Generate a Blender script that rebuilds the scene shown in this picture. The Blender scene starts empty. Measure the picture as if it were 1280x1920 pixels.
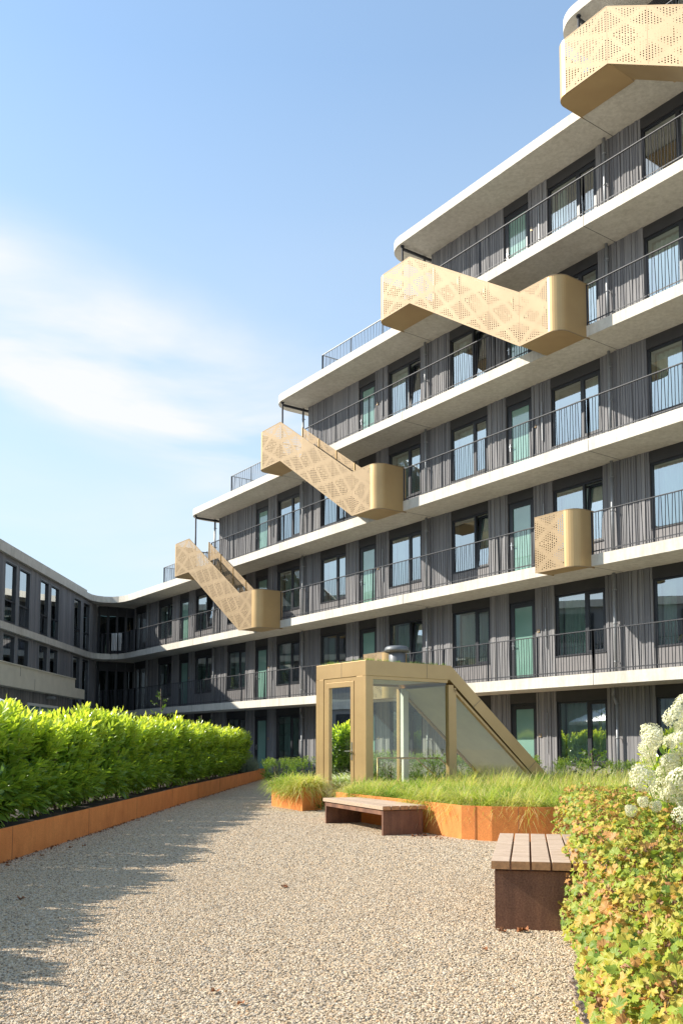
import bpy, math, random
import numpy as np
from math import sin, cos, pi, radians as R
from mathutils import Matrix, Vector
random.seed(7); rng = np.random.default_rng(7)
S = bpy.context.scene
COL = S.collection
# ---------------- camera, world, sun, exposure ----------------
EYE = 1.2
cd = bpy.data.cameras.new('camera'); cam = bpy.data.objects.new('camera', cd); COL.objects.link(cam)
cam.location = (0, 0, EYE); cam.rotation_euler = (pi/2 + 0.08023781, 0, 0)
cd.sensor_fit = 'HORIZONTAL'; cd.sensor_width = 36; cd.lens = 1718.5/1280*36
cd.shift_x = (640-654.75)/1280; cd.shift_y = (1260.6-960)/1280
cd.clip_start = 0.05; cd.clip_end = 2000
S.camera = cam
S.view_settings.view_transform = 'Standard'; S.view_settings.look = 'None'; S.view_settings.gamma = 1
S.view_settings.exposure = 1.1
SUN_EL = R(35.5); SUNV = Vector((-cos(SUN_EL)*0.990, cos(SUN_EL)*0.139, sin(SUN_EL)))   # towards the sun
sl = bpy.data.lights.new('sun', 'SUN'); so = bpy.data.objects.new('sun', sl); COL.objects.link(so)
sl.energy = 4.1; sl.angle = R(0.53); sl.color = (1.0, 0.93, 0.82)
so.rotation_euler = SUNV.to_track_quat('Z', 'Y').to_euler(); so.location = (-30, 5, 40)
W = bpy.data.worlds.new('World'); S.world = W; W.use_nodes = True
wn = W.node_tree; wn.nodes.clear()
def N(t, ty, **k):
    n = t.nodes.new(ty)
    for a, v in k.items(): setattr(n, a, v)
    return n
wo = N(wn, 'ShaderNodeOutputWorld'); bg = N(wn, 'ShaderNodeBackground')
sky = N(wn, 'ShaderNodeTexSky', sky_type='NISHITA'); sky.sun_disc = False
sky.sun_elevation = SUN_EL; sky.sun_rotation = math.atan2(SUNV.x, SUNV.y)
sky.air_density = 1.0; sky.dust_density = 0.6; sky.ozone_density = 1.6; sky.altitude = 10
bg.inputs['Strength'].default_value = 0.15
tc = N(wn, 'ShaderNodeTexCoord'); mp = N(wn, 'ShaderNodeMapping'); mp.inputs['Scale'].default_value = (1.0, 1.0, 3.2)
mp.inputs['Rotation'].default_value = (0.0, R(-16), 0)
mp.inputs['Location'].default_value = (0.35, 0.2, 0.1)
nz = N(wn, 'ShaderNodeTexNoise'); nz.inputs['Scale'].default_value = 3.4; nz.inputs['Detail'].default_value = 7; nz.inputs['Roughness'].default_value = 0.5
nz.inputs['Distortion'].default_value = 0.35
cr = N(wn, 'ShaderNodeValToRGB'); cr.color_ramp.elements[0].position = 0.40; cr.color_ramp.elements[1].position = 0.66
cr.color_ramp.elements[0].color = (0, 0, 0, 1); cr.color_ramp.elements[1].color = (1, 1, 1, 1)
sx = N(wn, 'ShaderNodeSeparateXYZ'); el = N(wn, 'ShaderNodeMapRange'); el.inputs[1].default_value = 0.52; el.inputs[2].default_value = 0.22
mm = N(wn, 'ShaderNodeMath', operation='MULTIPLY'); m2 = N(wn, 'ShaderNodeMath', operation='MULTIPLY'); m2.inputs[1].default_value = 0.85
mx = N(wn, 'ShaderNodeMix', data_type='RGBA'); mx.inputs['B'].default_value = (3.05, 3.1, 3.2, 1)
# thin veil of haze low down
vl = N(wn, 'ShaderNodeMapRange'); vl.inputs[1].default_value = 0.62; vl.inputs[2].default_value = 0.08; vl.inputs[3].default_value = 0.22; vl.inputs[4].default_value = 0.90
mv = N(wn, 'ShaderNodeMix', data_type='RGBA'); mv.inputs['B'].default_value = (3.3, 3.1, 3.25, 1)
L = wn.links.new
L(tc.outputs['Generated'], mp.inputs[0]); L(mp.outputs[0], nz.inputs[0]); L(nz.outputs[0], cr.inputs[0])
L(tc.outputs['Generated'], sx.inputs[0]); L(sx.outputs['Z'], el.inputs[0]); L(sx.outputs['Z'], vl.inputs[0])
def WM_(op, a, b=None):
    n = wn.nodes.new('ShaderNodeMath'); n.operation = op
    for i, v in enumerate((a, b)):
        if v is None: continue
        if isinstance(v, (int, float)): n.inputs[i].default_value = v
        else: L(v, n.inputs[i])
    return n.outputs[0]
def sstep(v, a, b):
    n = wn.nodes.new('ShaderNodeMapRange'); n.interpolation_type = 'SMOOTHSTEP'; n.inputs[1].default_value = a; n.inputs[2].default_value = b; L(v, n.inputs[0]); return n.outputs[0]
# one long cirrus bank low in the west, sloping down to the north
sx_, sz_ = sx.outputs['X'], WM_('ADD', sx.outputs['Z'], WM_('MULTIPLY', sx.outputs['X'], .32))
bank = WM_('MULTIPLY', WM_('MULTIPLY', sstep(sz_, .205, .27), sstep(sz_, .42, .30)), sstep(sx_, .22, -.12))
wisp = WM_('ADD', WM_('MULTIPLY', WM_('SUBTRACT', nz.outputs[0], .5), 1.6), .0)
cl_ = WM_('MULTIPLY', bank, WM_('ADD', .66, WM_('MULTIPLY', wisp, 3.0)))
cl_ = WM_('ADD', cl_, WM_('MULTIPLY', WM_('MULTIPLY', cr.outputs[0], el.outputs[0]), .35))
cl_ = WM_('MINIMUM', WM_('MAXIMUM', cl_, 0.0), .95)
L(cl_, m2.inputs[0]); m2.inputs[1].default_value = 1.0
L(sky.outputs[0], mv.inputs['A']); L(vl.outputs[0], mv.inputs['Factor'])
tn = N(wn, 'ShaderNodeMix', data_type='RGBA'); tn.blend_type = 'MULTIPLY'; tn.inputs['Factor'].default_value = 1.0; tn.inputs['B'].default_value = (.71, .865, .90, 1)
L(mv.outputs['Result'], tn.inputs['A']); L(tn.outputs['Result'], mx.inputs['A']); L(m2.outputs[0], mx.inputs['Factor']); L(mx.outputs['Result'], bg.inputs[0]); L(bg.outputs[0], wo.inputs[0])

# ---------------- helpers ----------------
def tag(o, label=None, cat=None, group=None, kind=None):
    if label: o['label'] = label
    if cat: o['category'] = cat
    if group: o['group'] = group
    if kind: o['kind'] = kind
    return o
def empty(name, loc=(0, 0, 0), rz=0, label=None, cat=None, group=None):
    o = bpy.data.objects.new(name, None); COL.objects.link(o); o.location = loc; o.rotation_euler = (0, 0, rz)
    o.empty_display_size = 0.2
    return tag(o, label, cat, group)
def link(name, me, parent=None, mats=None):
    o = bpy.data.objects.new(name, me); COL.objects.link(o)
    if parent is not None: o.parent = parent
    if mats is not None:
        for m in (mats if isinstance(mats, (list, tuple)) else [mats]): me.materials.append(m)
    return o
class MB:
    """collects boxes, prisms, tubes into one mesh"""
    def __init__(s, fr=None): s.v = []; s.f = []; s.m = []; s.c = []; s.uv = []; s.fr = fr; s.sm = []
    def pt(s, p): return s.fr(*p) if s.fr else tuple(p)
    def face(s, pts, m=0, c=1.0, uv=None, smooth=False):
        i = len(s.v); s.v += [s.pt(p) for p in pts]; s.f.append(list(range(i, i+len(pts)))); s.m.append(m); s.sm.append(smooth)
        s.c += [c]*len(pts); s.uv += (uv if uv else [(0, 0)]*len(pts))
    def mesh(s, verts, faces, m=0, c=1.0, smooth=False):
        i = len(s.v); s.v += [s.pt(p) for p in verts]; s.c += [c]*len(verts)
        for f in faces:
            s.f.append([i+k for k in f]); s.m.append(m); s.sm.append(smooth)
    def box(s, x0, x1, y0, y1, z0, z1, m=0, c=1.0):
        V = [(x0, y0, z0), (x1, y0, z0), (x1, y1, z0), (x0, y1, z0), (x0, y0, z1), (x1, y0, z1), (x1, y1, z1), (x0, y1, z1)]
        s.mesh(V, [(3, 2, 1, 0), (4, 5, 6, 7), (0, 1, 5, 4), (1, 2, 6, 5), (2, 3, 7, 6), (3, 0, 4, 7)], m, c)
    def bar(s, a, b, w, d=None, m=0, c=1.0, n=4):
        a = Vector(a); b = Vector(b); ax = (b-a); l = ax.length
        if l < 1e-6: return
        ax /= l; up = Vector((0, 0, 1)) if abs(ax.z) < .9 else Vector((1, 0, 0))
        x = ax.cross(up).normalized(); y = ax.cross(x); d = d or w
        if n == 4: off = [x*w/2+y*d/2, -x*w/2+y*d/2, -x*w/2-y*d/2, x*w/2-y*d/2]
        else: off = [x*w/2*cos(2*pi*k/n)+y*d/2*sin(2*pi*k/n) for k in range(n)]
        V = [tuple(a+o) for o in off]+[tuple(b+o) for o in off]
        F = [(k, (k+1) % n, n+(k+1) % n, n+k) for k in range(n)]+[tuple(range(n))[::-1], tuple(range(n, 2*n))]
        s.mesh(V, F, m, c, smooth=n > 4)
    def prism(s, poly, z0, z1, m=0, c=1.0):
        n = len(poly)
        V = [(p[0], p[1], z0) for p in poly]+[(p[0], p[1], z1) for p in poly]
        s.mesh(V, [tuple(range(n))[::-1], tuple(range(n, 2*n))]+[(k, (k+1) % n, n+(k+1) % n, n+k) for k in range(n)], m, c)
    def lathe(s, cx, cy, prof, n=20, m=0, c=1.0, smooth=True):
        V = []; F = []
        for (r, z) in prof:
            for k in range(n): V.append((cx+r*cos(2*pi*k/n), cy+r*sin(2*pi*k/n), z))
        for j in range(len(prof)-1):
            for k in range(n): F.append((j*n+k, j*n+(k+1) % n, (j+1)*n+(k+1) % n, (j+1)*n+k))
        s.mesh(V, F, m, c, smooth)
    def make(s, name):
        me = bpy.data.meshes.new(name); me.from_pydata(s.v, [], s.f); me.update()
        me.polygons.foreach_set('material_index', s.m); me.polygons.foreach_set('use_smooth', s.sm)
        at = me.attributes.new('rnd', 'FLOAT', 'POINT'); at.data.foreach_set('value', np.array(s.c, dtype=np.float32))
        if s.uv:
            if len(s.uv) == len(s.v):
                uv = me.uv_layers.new(name='UVMap'); li = np.zeros(len(me.loops), dtype=np.int32); me.loops.foreach_get('vertex_index', li)
                uv.data.foreach_set('uv', np.array(s.uv, dtype=np.float32)[li].ravel())
        return me
    def build(s, name, mats, parent=None, label=None, cat=None, group=None, kind=None, bevel=0):
        me = s.make(name); o = link(name, me, parent, mats)
        # outward normals
        if bevel:
            b = o.modifiers.new('bevel', 'BEVEL'); b.width = bevel; b.segments = 2; b.limit_method = 'ANGLE'; b.angle_limit = R(40)
        return tag(o, label, cat, group, kind)
def npmesh(name, V, groups, rnd=None):
    """V (n,3); groups = list of (m,k) int arrays"""
    me = bpy.data.meshes.new(name); me.vertices.add(len(V)); me.vertices.foreach_set('co', np.ascontiguousarray(V, dtype=np.float32).ravel())
    lt = np.concatenate([g.ravel() for g in groups]).astype(np.int32)
    tot = np.concatenate([np.full(len(g), g.shape[1]) for g in groups]).astype(np.int32)
    st = np.concatenate([[0], np.cumsum(tot)[:-1]]).astype(np.int32)
    me.loops.add(len(lt)); me.loops.foreach_set('vertex_index', lt)
    me.polygons.add(len(tot)); me.polygons.foreach_set('loop_start', st); me.polygons.foreach_set('loop_total', tot)
    me.update(calc_edges=True); me.validate()
    if rnd is not None:
        at = me.attributes.new('rnd', 'FLOAT', 'POINT'); at.data.foreach_set('value', np.ascontiguousarray(rnd, dtype=np.float32))
    return me
def basis(z, roll=None):
    """rows->matrix with columns x,y,z ; z (N,3) unit"""
    z = z/np.linalg.norm(z, axis=1, keepdims=True)
    up = np.where(np.abs(z[:, 2:3]) < .95, np.array([[0, 0, 1.]]), np.array([[1., 0, 0]]))
    x = np.cross(up, z); x /= np.linalg.norm(x, axis=1, keepdims=True); y = np.cross(z, x)
    if roll is not None:
        c, s_ = np.cos(roll)[:, None], np.sin(roll)[:, None]; x, y = x*c+y*s_, -x*s_+y*c
    return np.stack([x, y, z], axis=2)
def instance(tv, tfs, M, T, sc):
    """template verts tv (n,3), faces list of arrays; M (N,3,3), T (N,3), sc (N,) or (N,3)"""
    Nn = len(T); n = len(tv)
    sc = sc if sc.ndim == 2 else np.repeat(sc[:, None], 3, 1)
    V = np.einsum('nij,nkj->nki', M, tv[None]*sc[:, None, :])+T[:, None, :]
    off = (np.arange(Nn)*n)[:, None, None]
    return V.reshape(-1, 3), [(f[None]+off).reshape(-1, f.shape[1]) for f in tfs]
def join(parts):
    V = []; G = {}; off = 0
    for v, gs in parts:
        V.append(v)
        for g in gs: G.setdefault(g.shape[1], []).append(g+off)
        off += len(v)
    return np.concatenate(V), [np.concatenate(G[k]) for k in sorted(G)]

# ---------------- materials ----------------
def mat(name):
    m = bpy.data.materials.new(name); m.use_nodes = True
    return m, m.node_tree, m.node_tree.nodes['Principled BSDF']
def M_(t, op, a, b=None, c=None):
    n = t.nodes.new('ShaderNodeMath'); n.operation = op
    for i, v in enumerate((a, b, c)):
        if v is None: continue
        if isinstance(v, (int, float)): n.inputs[i].default_value = v
        else: t.links.new(v, n.inputs[i])
    return n.outputs[0]
def noise(t, scale, detail=4, rough=.55, vec=None, stretch=None, coord='Object'):
    c = t.nodes.new('ShaderNodeTexCoord'); out = c.outputs[coord]
    if stretch:
        m = t.nodes.new('ShaderNodeMapping'); m.inputs['Scale'].default_value = stretch; t.links.new(out, m.inputs[0]); out = m.outputs[0]
    n = t.nodes.new('ShaderNodeTexNoise'); n.inputs['Scale'].default_value = scale; n.inputs['Detail'].default_value = detail; n.inputs['Roughness'].default_value = rough
    t.links.new(out, n.inputs['Vector']); return n.outputs['Fac']
def ramp(t, fac, cols, pos=None):
    r = t.nodes.new('ShaderNodeValToRGB'); e = r.color_ramp.elements
    pos = pos or [i/(len(cols)-1) for i in range(len(cols))]
    while len(e) < len(cols): e.new(.5)
    for i, (c, p) in enumerate(zip(cols, pos)): e[i].position = p; e[i].color = (*c, 1)
    t.links.new(fac, r.inputs[0]); return r.outputs[0]
def bump(t, b, h, st=.3, dist=.01):
    n = t.nodes.new('ShaderNodeBump'); n.inputs['Strength'].default_value = st; n.inputs['Distance'].default_value = dist
    t.links.new(h, n.inputs['Height']); t.links.new(n.outputs[0], b.inputs['Normal'])
def attr(t, nm='rnd'):
    a = t.nodes.new('ShaderNodeAttribute'); a.attribute_name = nm; return a.outputs['Fac']
def mixc(t, f, a, b, mode='MIX'):
    n = t.nodes.new('ShaderNodeMix'); n.data_type = 'RGBA'; n.blend_type = mode
    if isinstance(f, (int, float)): n.inputs['Factor'].default_value = f
    else: t.links.new(f, n.inputs['Factor'])
    for k, v in (('A', a), ('B', b)):
        if isinstance(v, tuple): n.inputs[k].default_value = (*v, 1)
        else: t.links.new(v, n.inputs[k])
    return n.outputs['Result']
def simple(name, col, rough=.5, metal=0, var=.12, vs=3, bs=0, bscale=40, stretch=None):
    m, t, b = mat(name)
    f = noise(t, vs, 5, .6, stretch=stretch)
    c0 = tuple(max(0, x*(1-var)) for x in col); c1 = tuple(min(1, x*(1+var)) for x in col)
    t.links.new(ramp(t, f, [c0, c1], [.3, .7]), b.inputs['Base Color'])
    b.inputs['Roughness'].default_value = rough; b.inputs['Metallic'].default_value = metal
    if bs: bump(t, b, noise(t, bscale, 4), bs, .004)
    return m
# concrete
m, t, b = mat('concrete'); MC = m
f1 = noise(t, .9, 6, .6); f2 = noise(t, 14, 5, .7); f3 = noise(t, 7.0, 5, .65, stretch=(1, 1, .12))
col = ramp(t, f1, [(.55, .51, .435), (.64, .605, .53)], [.3, .7]); col = mixc(t, .35, col, ramp(t, f2, [(.72, .72, .72), (1.1, 1.1, 1.1)], [.3, .62]), 'MULTIPLY')
col = mixc(t, .55, col, ramp(t, f3, [(.78, .76, .73), (1.1, 1.1, 1.1)], [.35, .6]), 'MULTIPLY')
vo = t.nodes.new('ShaderNodeTexVoronoi'); vo.inputs['Scale'].default_value = 9
cc = t.nodes.new('ShaderNodeTexCoord'); t.links.new(cc.outputs['Object'], vo.inputs['Vector'])
pit = M_(t, 'LESS_THAN', vo.outputs['Distance'], .055)
col = mixc(t, M_(t, 'MULTIPLY', pit, .35), col, (.2, .18, .15))
t.links.new(col, b.inputs['Base Color']); b.inputs['Roughness'].default_value = .85; bump(t, b, f2, .2, .003)
MBEIGE = simple('beige_render', (.62, .58, .47), .8, var=.08, vs=2, bs=.1)
# weathered wood cladding
m, t, b = mat('wood_cladding'); MW = m
g = noise(t, 2.2, 4, .6, stretch=(9, 9, .10)); g2 = noise(t, 60, 3, .6, stretch=(1, 1, .012)); kn = noise(t, 11, 3, .6)
col = ramp(t, attr(t), [(.15, .149, .158), (.19, .187, .194), (.235, .229, .23)])
col = mixc(t, .15, col, ramp(t, g, [(.58, .58, .60), (1.30, 1.28, 1.25)], [.3, .7]), 'MULTIPLY')
col = mixc(t, .4, col, ramp(t, g2, [(.6, .6, .6), (1.3, 1.3, 1.3)], [.35, .65]), 'MULTIPLY')
col = mixc(t, M_(t, 'MULTIPLY', M_(t, 'GREATER_THAN', kn, .68), .5), col, (.22, .205, .19))
t.links.new(col, b.inputs['Base Color']); b.inputs['Roughness'].default_value = .8; bump(t, b, g2, .5, .004)
MFR = simple('dark_frame', (.018, .020, .026), .45, var=.15)
MLIN = simple('dark_panel', (.035, .034, .036), .55, var=.2, vs=2)
MSILL = simple('grey_sill_panel', (.17, .16, .16), .6, var=.1, vs=2)
MRAIL = simple('railing_steel', (.028, .030, .036), .6, 0, var=.15, vs=5)
MPIPE = simple('zinc_pipe', (.27, .28, .29), .45, .3, var=.15, vs=4)
MJOINT = simple('dark_joint', (.12, .11, .10), .9)
MWHITE = simple('white_paint', (.72, .72, .70), .5, var=.05)
MSTEEL = simple('brushed_steel', (.62, .62, .62), .3, .9, var=.05)
# gold anodised sheet
def gold(name, perf, flat=False):
    m, t, b = mat(name)
    f = noise(t, 1.2, 3); f2 = noise(t, 60, 3, .6, stretch=(1, 1, .05))
    col = ramp(t, f, [(.275, .197, .110), (.32, .232, .134)] if perf or flat else [(.46, .315, .155), (.52, .365, .18)], [.3, .7])
    b.inputs['Metallic'].default_value = .2 if perf or flat else .6; b.inputs['Roughness'].default_value = .6 if perf or flat else .5; b.inputs['Specular IOR Level'].default_value = .3
    if perf:
        uv = t.nodes.new('ShaderNodeUVMap'); uv.uv_map = 'UVMap'; sp = t.nodes.new('ShaderNodeSeparateXYZ'); t.links.new(uv.outputs[0], sp.inputs[0])
        U, V = sp.outputs[0], sp.outputs[1]         # U in panel units, V in metres
        seam = M_(t, 'GREATER_THAN', M_(t, 'ABSOLUTE', M_(t, 'SUBTRACT', M_(t, 'FRACT', U), .5)), .4945)
        col = mixc(t, seam, col, (.16, .10, .05))
        Px, Py = 1.128/14, .0608
        cu = M_(t, 'MULTIPLY', U, 1.128/Px); ci = M_(t, 'FLOOR', cu)
        par = M_(t, 'MULTIPLY', M_(t, 'MODULO', ci, 2.0), .5)
        cv = M_(t, 'ADD', M_(t, 'DIVIDE', V, Py), par)
        du = M_(t, 'MULTIPLY', M_(t, 'SUBTRACT', M_(t, 'FRACT', cu), .5), Px); dv = M_(t, 'MULTIPLY', M_(t, 'SUBTRACT', M_(t, 'FRACT', cv), .5), Py)
        d = M_(t, 'SQRT', M_(t, 'ADD', M_(t, 'MULTIPLY', du, du), M_(t, 'MULTIPLY', dv, dv)))
        # centre of the hole, to decide its size
        uc = M_(t, 'MULTIPLY', M_(t, 'ADD', ci, .5), Px/1.128); vc = M_(t, 'MULTIPLY', M_(t, 'SUBTRACT', M_(t, 'ADD', M_(t, 'FLOOR', cv), .5), par), Py)
        p = M_(t, 'FRACT', uc); q = M_(t, 'FRACT', M_(t, 'DIVIDE', vc, .7296))
        ph = M_(t, 'MODULO', M_(t, 'ADD', M_(t, 'FLOOR', uc), M_(t, 'FLOOR', M_(t, 'DIVIDE', vc, .735))), 2.0)
        a1 = M_(t, 'ABSOLUTE', M_(t, 'SUBTRACT', p, q)); a2 = M_(t, 'ABSOLUTE', M_(t, 'SUBTRACT', M_(t, 'ADD', p, q), 1.0))
        dd = M_(t, 'MINIMUM', a1, a2)
        edge = M_(t, 'GREATER_THAN', M_(t, 'MINIMUM', M_(t, 'MINIMUM', q, M_(t, 'SUBTRACT', 1.0, q)), 1.0), .01)
        rr = M_(t, 'ADD', M_(t, 'MULTIPLY', M_(t, 'GREATER_THAN', dd, .055), .0095), M_(t, 'MULTIPLY', M_(t, 'GREATER_THAN', dd, .13), .0090))
        inr = M_(t, 'MULTIPLY', M_(t, 'GREATER_THAN', V, .05), M_(t, 'LESS_THAN', V, 1.42))
        hole = M_(t, 'MULTIPLY', M_(t, 'MULTIPLY', M_(t, 'LESS_THAN', d, rr), inr), edge)
        tr = t.nodes.new('ShaderNodeBsdfTransparent'); ms = t.nodes.new('ShaderNodeMixShader')
        t.links.new(hole, ms.inputs[0]); t.links.new(b.outputs[0], ms.inputs[1]); t.links.new(tr.outputs[0], ms.inputs[2])
        t.links.new(ms.outputs[0], t.nodes['Material Output'].inputs[0])
    t.links.new(col, b.inputs['Base Color']); bump(t, b, f2, .08, .002)
    return m
MG = gold('gold_sheet', False); MGP = gold('gold_perforated', True); MGF = gold('gold_trim', False, True)
# darker champagne panels of the pavilion
m, t, b = mat('champagne_panel'); MPAV = m
f = noise(t, 1.5, 4); t.links.new(ramp(t, f, [(.47, .325, .160), (.54, .378, .19)], [.3, .7]), b.inputs['Base Color'])
b.inputs['Metallic'].default_value = .6; b.inputs['Roughness'].default_value = .42; bump(t, b, noise(t, 2.2, 2), .12, .02)
# glass
def glass(name, tint, refl, rough=0.0):
    m, t, b = mat(name); t.nodes.remove(b)
    tr = t.nodes.new('ShaderNodeBsdfTransparent'); tr.inputs[0].default_value = (*tint, 1)
    gl = t.nodes.new('ShaderNodeBsdfGlossy'); gl.inputs['Roughness'].default_value = rough; gl.inputs[0].default_value = (.92, .97, 1, 1)
    fr = t.nodes.new('ShaderNodeFresnel'); fr.inputs[0].default_value = 1.5
    k = M_(t, 'MINIMUM', M_(t, 'ADD', M_(t, 'MULTIPLY', fr.outputs[0], 1.2), refl), .95)
    bn = t.nodes.new('ShaderNodeBump'); bn.inputs['Strength'].default_value = .04; bn.inputs['Distance'].default_value = .02; t.links.new(noise(t, 1.3, 1), bn.inputs['Height'])
    t.links.new(bn.outputs[0], gl.inputs['Normal'])
    ms = t.nodes.new('ShaderNodeMixShader'); t.links.new(k, ms.inputs[0]); t.links.new(tr.outputs[0], ms.inputs[1]); t.links.new(gl.outputs[0], ms.inputs[2])
    t.links.new(ms.outputs[0], t.nodes['Material Output'].inputs[0]); return m
MGL = glass('window_glass', (.68, .85, .79), .36)
MGD = glass('dark_window_glass', (.12, .20, .20), .0)
MGP2 = glass('clear_glass', (.87, .93, .85), .03)
m, t, b = mat('frosted_glass'); MFROST = m
t.links.new(ramp(t, noise(t, .8, 2, stretch=(1, 1, 1)), [(.15, .28, .23), (.21, .36, .30)], [.3, .7]), b.inputs['Base Color']); b.inputs['Roughness'].default_value = .06
b.inputs['IOR'].default_value = 2.2
m, t, b = mat('curtain_fabric'); MCUR = m
t.links.new(ramp(t, noise(t, 9, 3, .5, stretch=(1, 1, .05)), [(.58, .63, .57), (.80, .82, .77)], [.3, .7]), b.inputs['Base Color']); b.inputs['Roughness'].default_value = .9
MROOM = simple('room_wall', (.50, .52, .47), .9, var=.15, vs=.6)
MROOMD = simple('room_floor', (.16, .13, .10), .7)
# corten
def corten(name, a, bb, dark, k3=.15, k2=.45):
    m, t, b = mat(name)
    f = noise(t, 2.2, 8, .68); f2 = noise(t, 90, 3, .7); f3 = noise(t, 4, 5, .6, stretch=(3, 3, .25))
    col = ramp(t, f, [a, bb], [.3, .7]); col = mixc(t, k2, col, ramp(t, f2, [(.65, .6, .6), (1.25, 1.3, 1.3)], [.35, .65]), 'MULTIPLY')
    col = mixc(t, k3, col, ramp(t, f3, [dark, (1.1, 1.1, 1.1)], [.35, .6]), 'MULTIPLY')
    sx = t.nodes.new('ShaderNodeTexCoord'); sp = t.nodes.new('ShaderNodeSeparateXYZ'); t.links.new(sx.outputs['Object'], sp.inputs[0])
    t.links.new(col, b.inputs['Base Color']); b.inputs['Roughness'].default_value = .8; bump(t, b, f2, .25, .003); return m
MCO = corten('corten_orange', (.56, .175, .038), (.74, .275, .07), (.66, .58, .5), .2, .5)
MCD = corten('corten_brown', (.125, .058, .036), (.26, .125, .07), (.5, .5, .55), .65, .85)
# bench wood
m, t, b = mat('bench_wood'); MBW = m
f = noise(t, 3, 7, .7, stretch=(14, 1.2, 14)); f2 = noise(t, 26, 5, .6, stretch=(6, 1, 6))
wv = t.nodes.new('ShaderNodeTexWave'); wv.bands_direction = 'X'; wv.inputs['Scale'].default_value = 9; wv.inputs['Distortion'].default_value = 7; wv.inputs['Detail'].default_value = 3; wv.inputs['Detail Scale'].default_value = .8
cw = t.nodes.new('ShaderNodeTexCoord'); t.links.new(cw.outputs['Object'], wv.inputs['Vector'])
col = ramp(t, f, [(.25, .17, .11), (.46, .345, .25), (.57, .46, .36)], [.25, .5, .8]); col = mixc(t, .45, col, ramp(t, wv.outputs['Fac'], [(.62, .6, .58), (1.15, 1.15, 1.15)], [.1, .6]), 'MULTIPLY'); col = mixc(t, .4, col, ramp(t, f2, [(.6, .55, .5), (1.2, 1.2, 1.2)], [.35, .6]), 'MULTIPLY')
col = mixc(t, .8, col, ramp(t, attr(t), [(.82, .8, .78), (1.08, 1.08, 1.08)]), 'MULTIPLY')
t.links.new(col, b.inputs['Base Color']); b.inputs['Roughness'].default_value = .75; bump(t, b, f2, .5, .003)
MBE = simple('bench_wood_end', (.42, .22, .10), .75, var=.3, vs=25)
MSOIL = simple('dark_soil', (.035, .025, .018), .95, var=.5, vs=22, bs=1.0, bscale=45)
# leaves
def leaf(name, cols, pos, trans, tc, rough=.35, spec=.5):
    m, t, b = mat(name)
    a = attr(t); nz_ = noise(t, 60, 3, .6)
    f = M_(t, 'ADD', a, M_(t, 'MULTIPLY', M_(t, 'SUBTRACT', nz_, .5), .10))
    col = ramp(t, f, cols, pos); t.links.new(col, b.inputs['Base Color']); b.inputs['Roughness'].default_value = rough
    b.inputs['Specular IOR Level'].default_value = spec
    tl = t.nodes.new('ShaderNodeBsdfTranslucent'); t.links.new(mixc(t, 1.0, col, tc, 'MULTIPLY'), tl.inputs[0])
    ms = t.nodes.new('ShaderNodeMixShader'); ms.inputs[0].default_value = trans
    t.links.new(b.outputs[0], ms.inputs[1]); t.links.new(tl.outputs[0], ms.inputs[2]); t.links.new(ms.outputs[0], t.nodes['Material Output'].inputs[0]); return m
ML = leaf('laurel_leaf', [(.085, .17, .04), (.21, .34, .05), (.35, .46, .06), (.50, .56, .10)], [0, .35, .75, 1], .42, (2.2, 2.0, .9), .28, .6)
MGR = leaf('grass_blade', [(.14, .26, .03), (.34, .44, .06), (.52, .52, .16), (.64, .53, .32)], [0, .4, .72, 1], .38, (1.7, 1.6, 1.0), .5, .3)
MGER = leaf('cranesbill_leaf', [(.14, .24, .035), (.34, .40, .045), (.50, .42, .07), (.52, .27, .08), (.50, .29, .16), (.30, .16, .08)], [0, .3, .52, .68, .84, 1], .35, (1.5, 1.4, 1.0), .5, .35)
MSH = leaf('shrub_leaf', [(.05, .10, .02), (.12, .21, .03), (.24, .33, .06)], [0, .5, 1], .35, (1.8, 1.7, 1.0), .5, .3)
MLAV = leaf('silver_leaf', [(.16, .22, .14), (.30, .36, .26)], [0, 1], .2, (1, 1, 1), .7, .2)
MHYD = leaf('hydrangea_floret', [(.46, .54, .24), (.72, .72, .47), (.84, .81, .66)], [0, .4, 1], .3, (1.1, 1.1, 1.0), .7, .2)
MBR = simple('bark', (.14, .10, .07), .9, var=.3, vs=20)
MDEAD = simple('dead_leaf', (.33, .13, .05), .8, var=.4, vs=30)
MPUR = simple('purple_floret', (.34, .27, .55), .7, var=.2, vs=30)
MSPK = simple('dry_spike', (.36, .27, .20), .9, var=.3, vs=40)
# gravel
def gravelcol(t, f):
    return ramp(t, f, [(.18, .135, .09), (.46, .355, .235), (.60, .465, .30), (.39, .335, .27), (.67, .57, .42), (.50, .32, .17)], [0, .25, .5, .65, .85, 1])
m, t, b = mat('gravel_sheet'); MGV = m
tcn = t.nodes.new('ShaderNodeTexCoord'); v1 = t.nodes.new('ShaderNodeTexVoronoi'); v1.inputs['Scale'].default_value = 52; v1.inputs['Randomness'].default_value = 1
t.links.new(tcn.outputs['Object'], v1.inputs['Vector']); spx = t.nodes.new('ShaderNodeSeparateColor'); t.links.new(v1.outputs['Color'], spx.inputs[0])
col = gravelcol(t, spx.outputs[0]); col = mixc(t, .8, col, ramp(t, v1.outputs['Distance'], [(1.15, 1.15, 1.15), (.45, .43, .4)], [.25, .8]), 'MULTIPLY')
big = noise(t, .5, 3); col = mixc(t, .5, col, ramp(t, big, [(.8, .8, .8), (1.12, 1.1, 1.08)], [.3, .7]), 'MULTIPLY')
t.links.new(col, b.inputs['Base Color']); b.inputs['Roughness'].default_value = .85
bump(t, b, M_(t, 'SUBTRACT', 1.0, v1.outputs['Distance']), 1.0, .012)
m, t, b = mat('pebble'); MPB = m
oi = t.nodes.new('ShaderNodeObjectInfo'); gi = attr(t, 'prnd'); 
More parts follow.
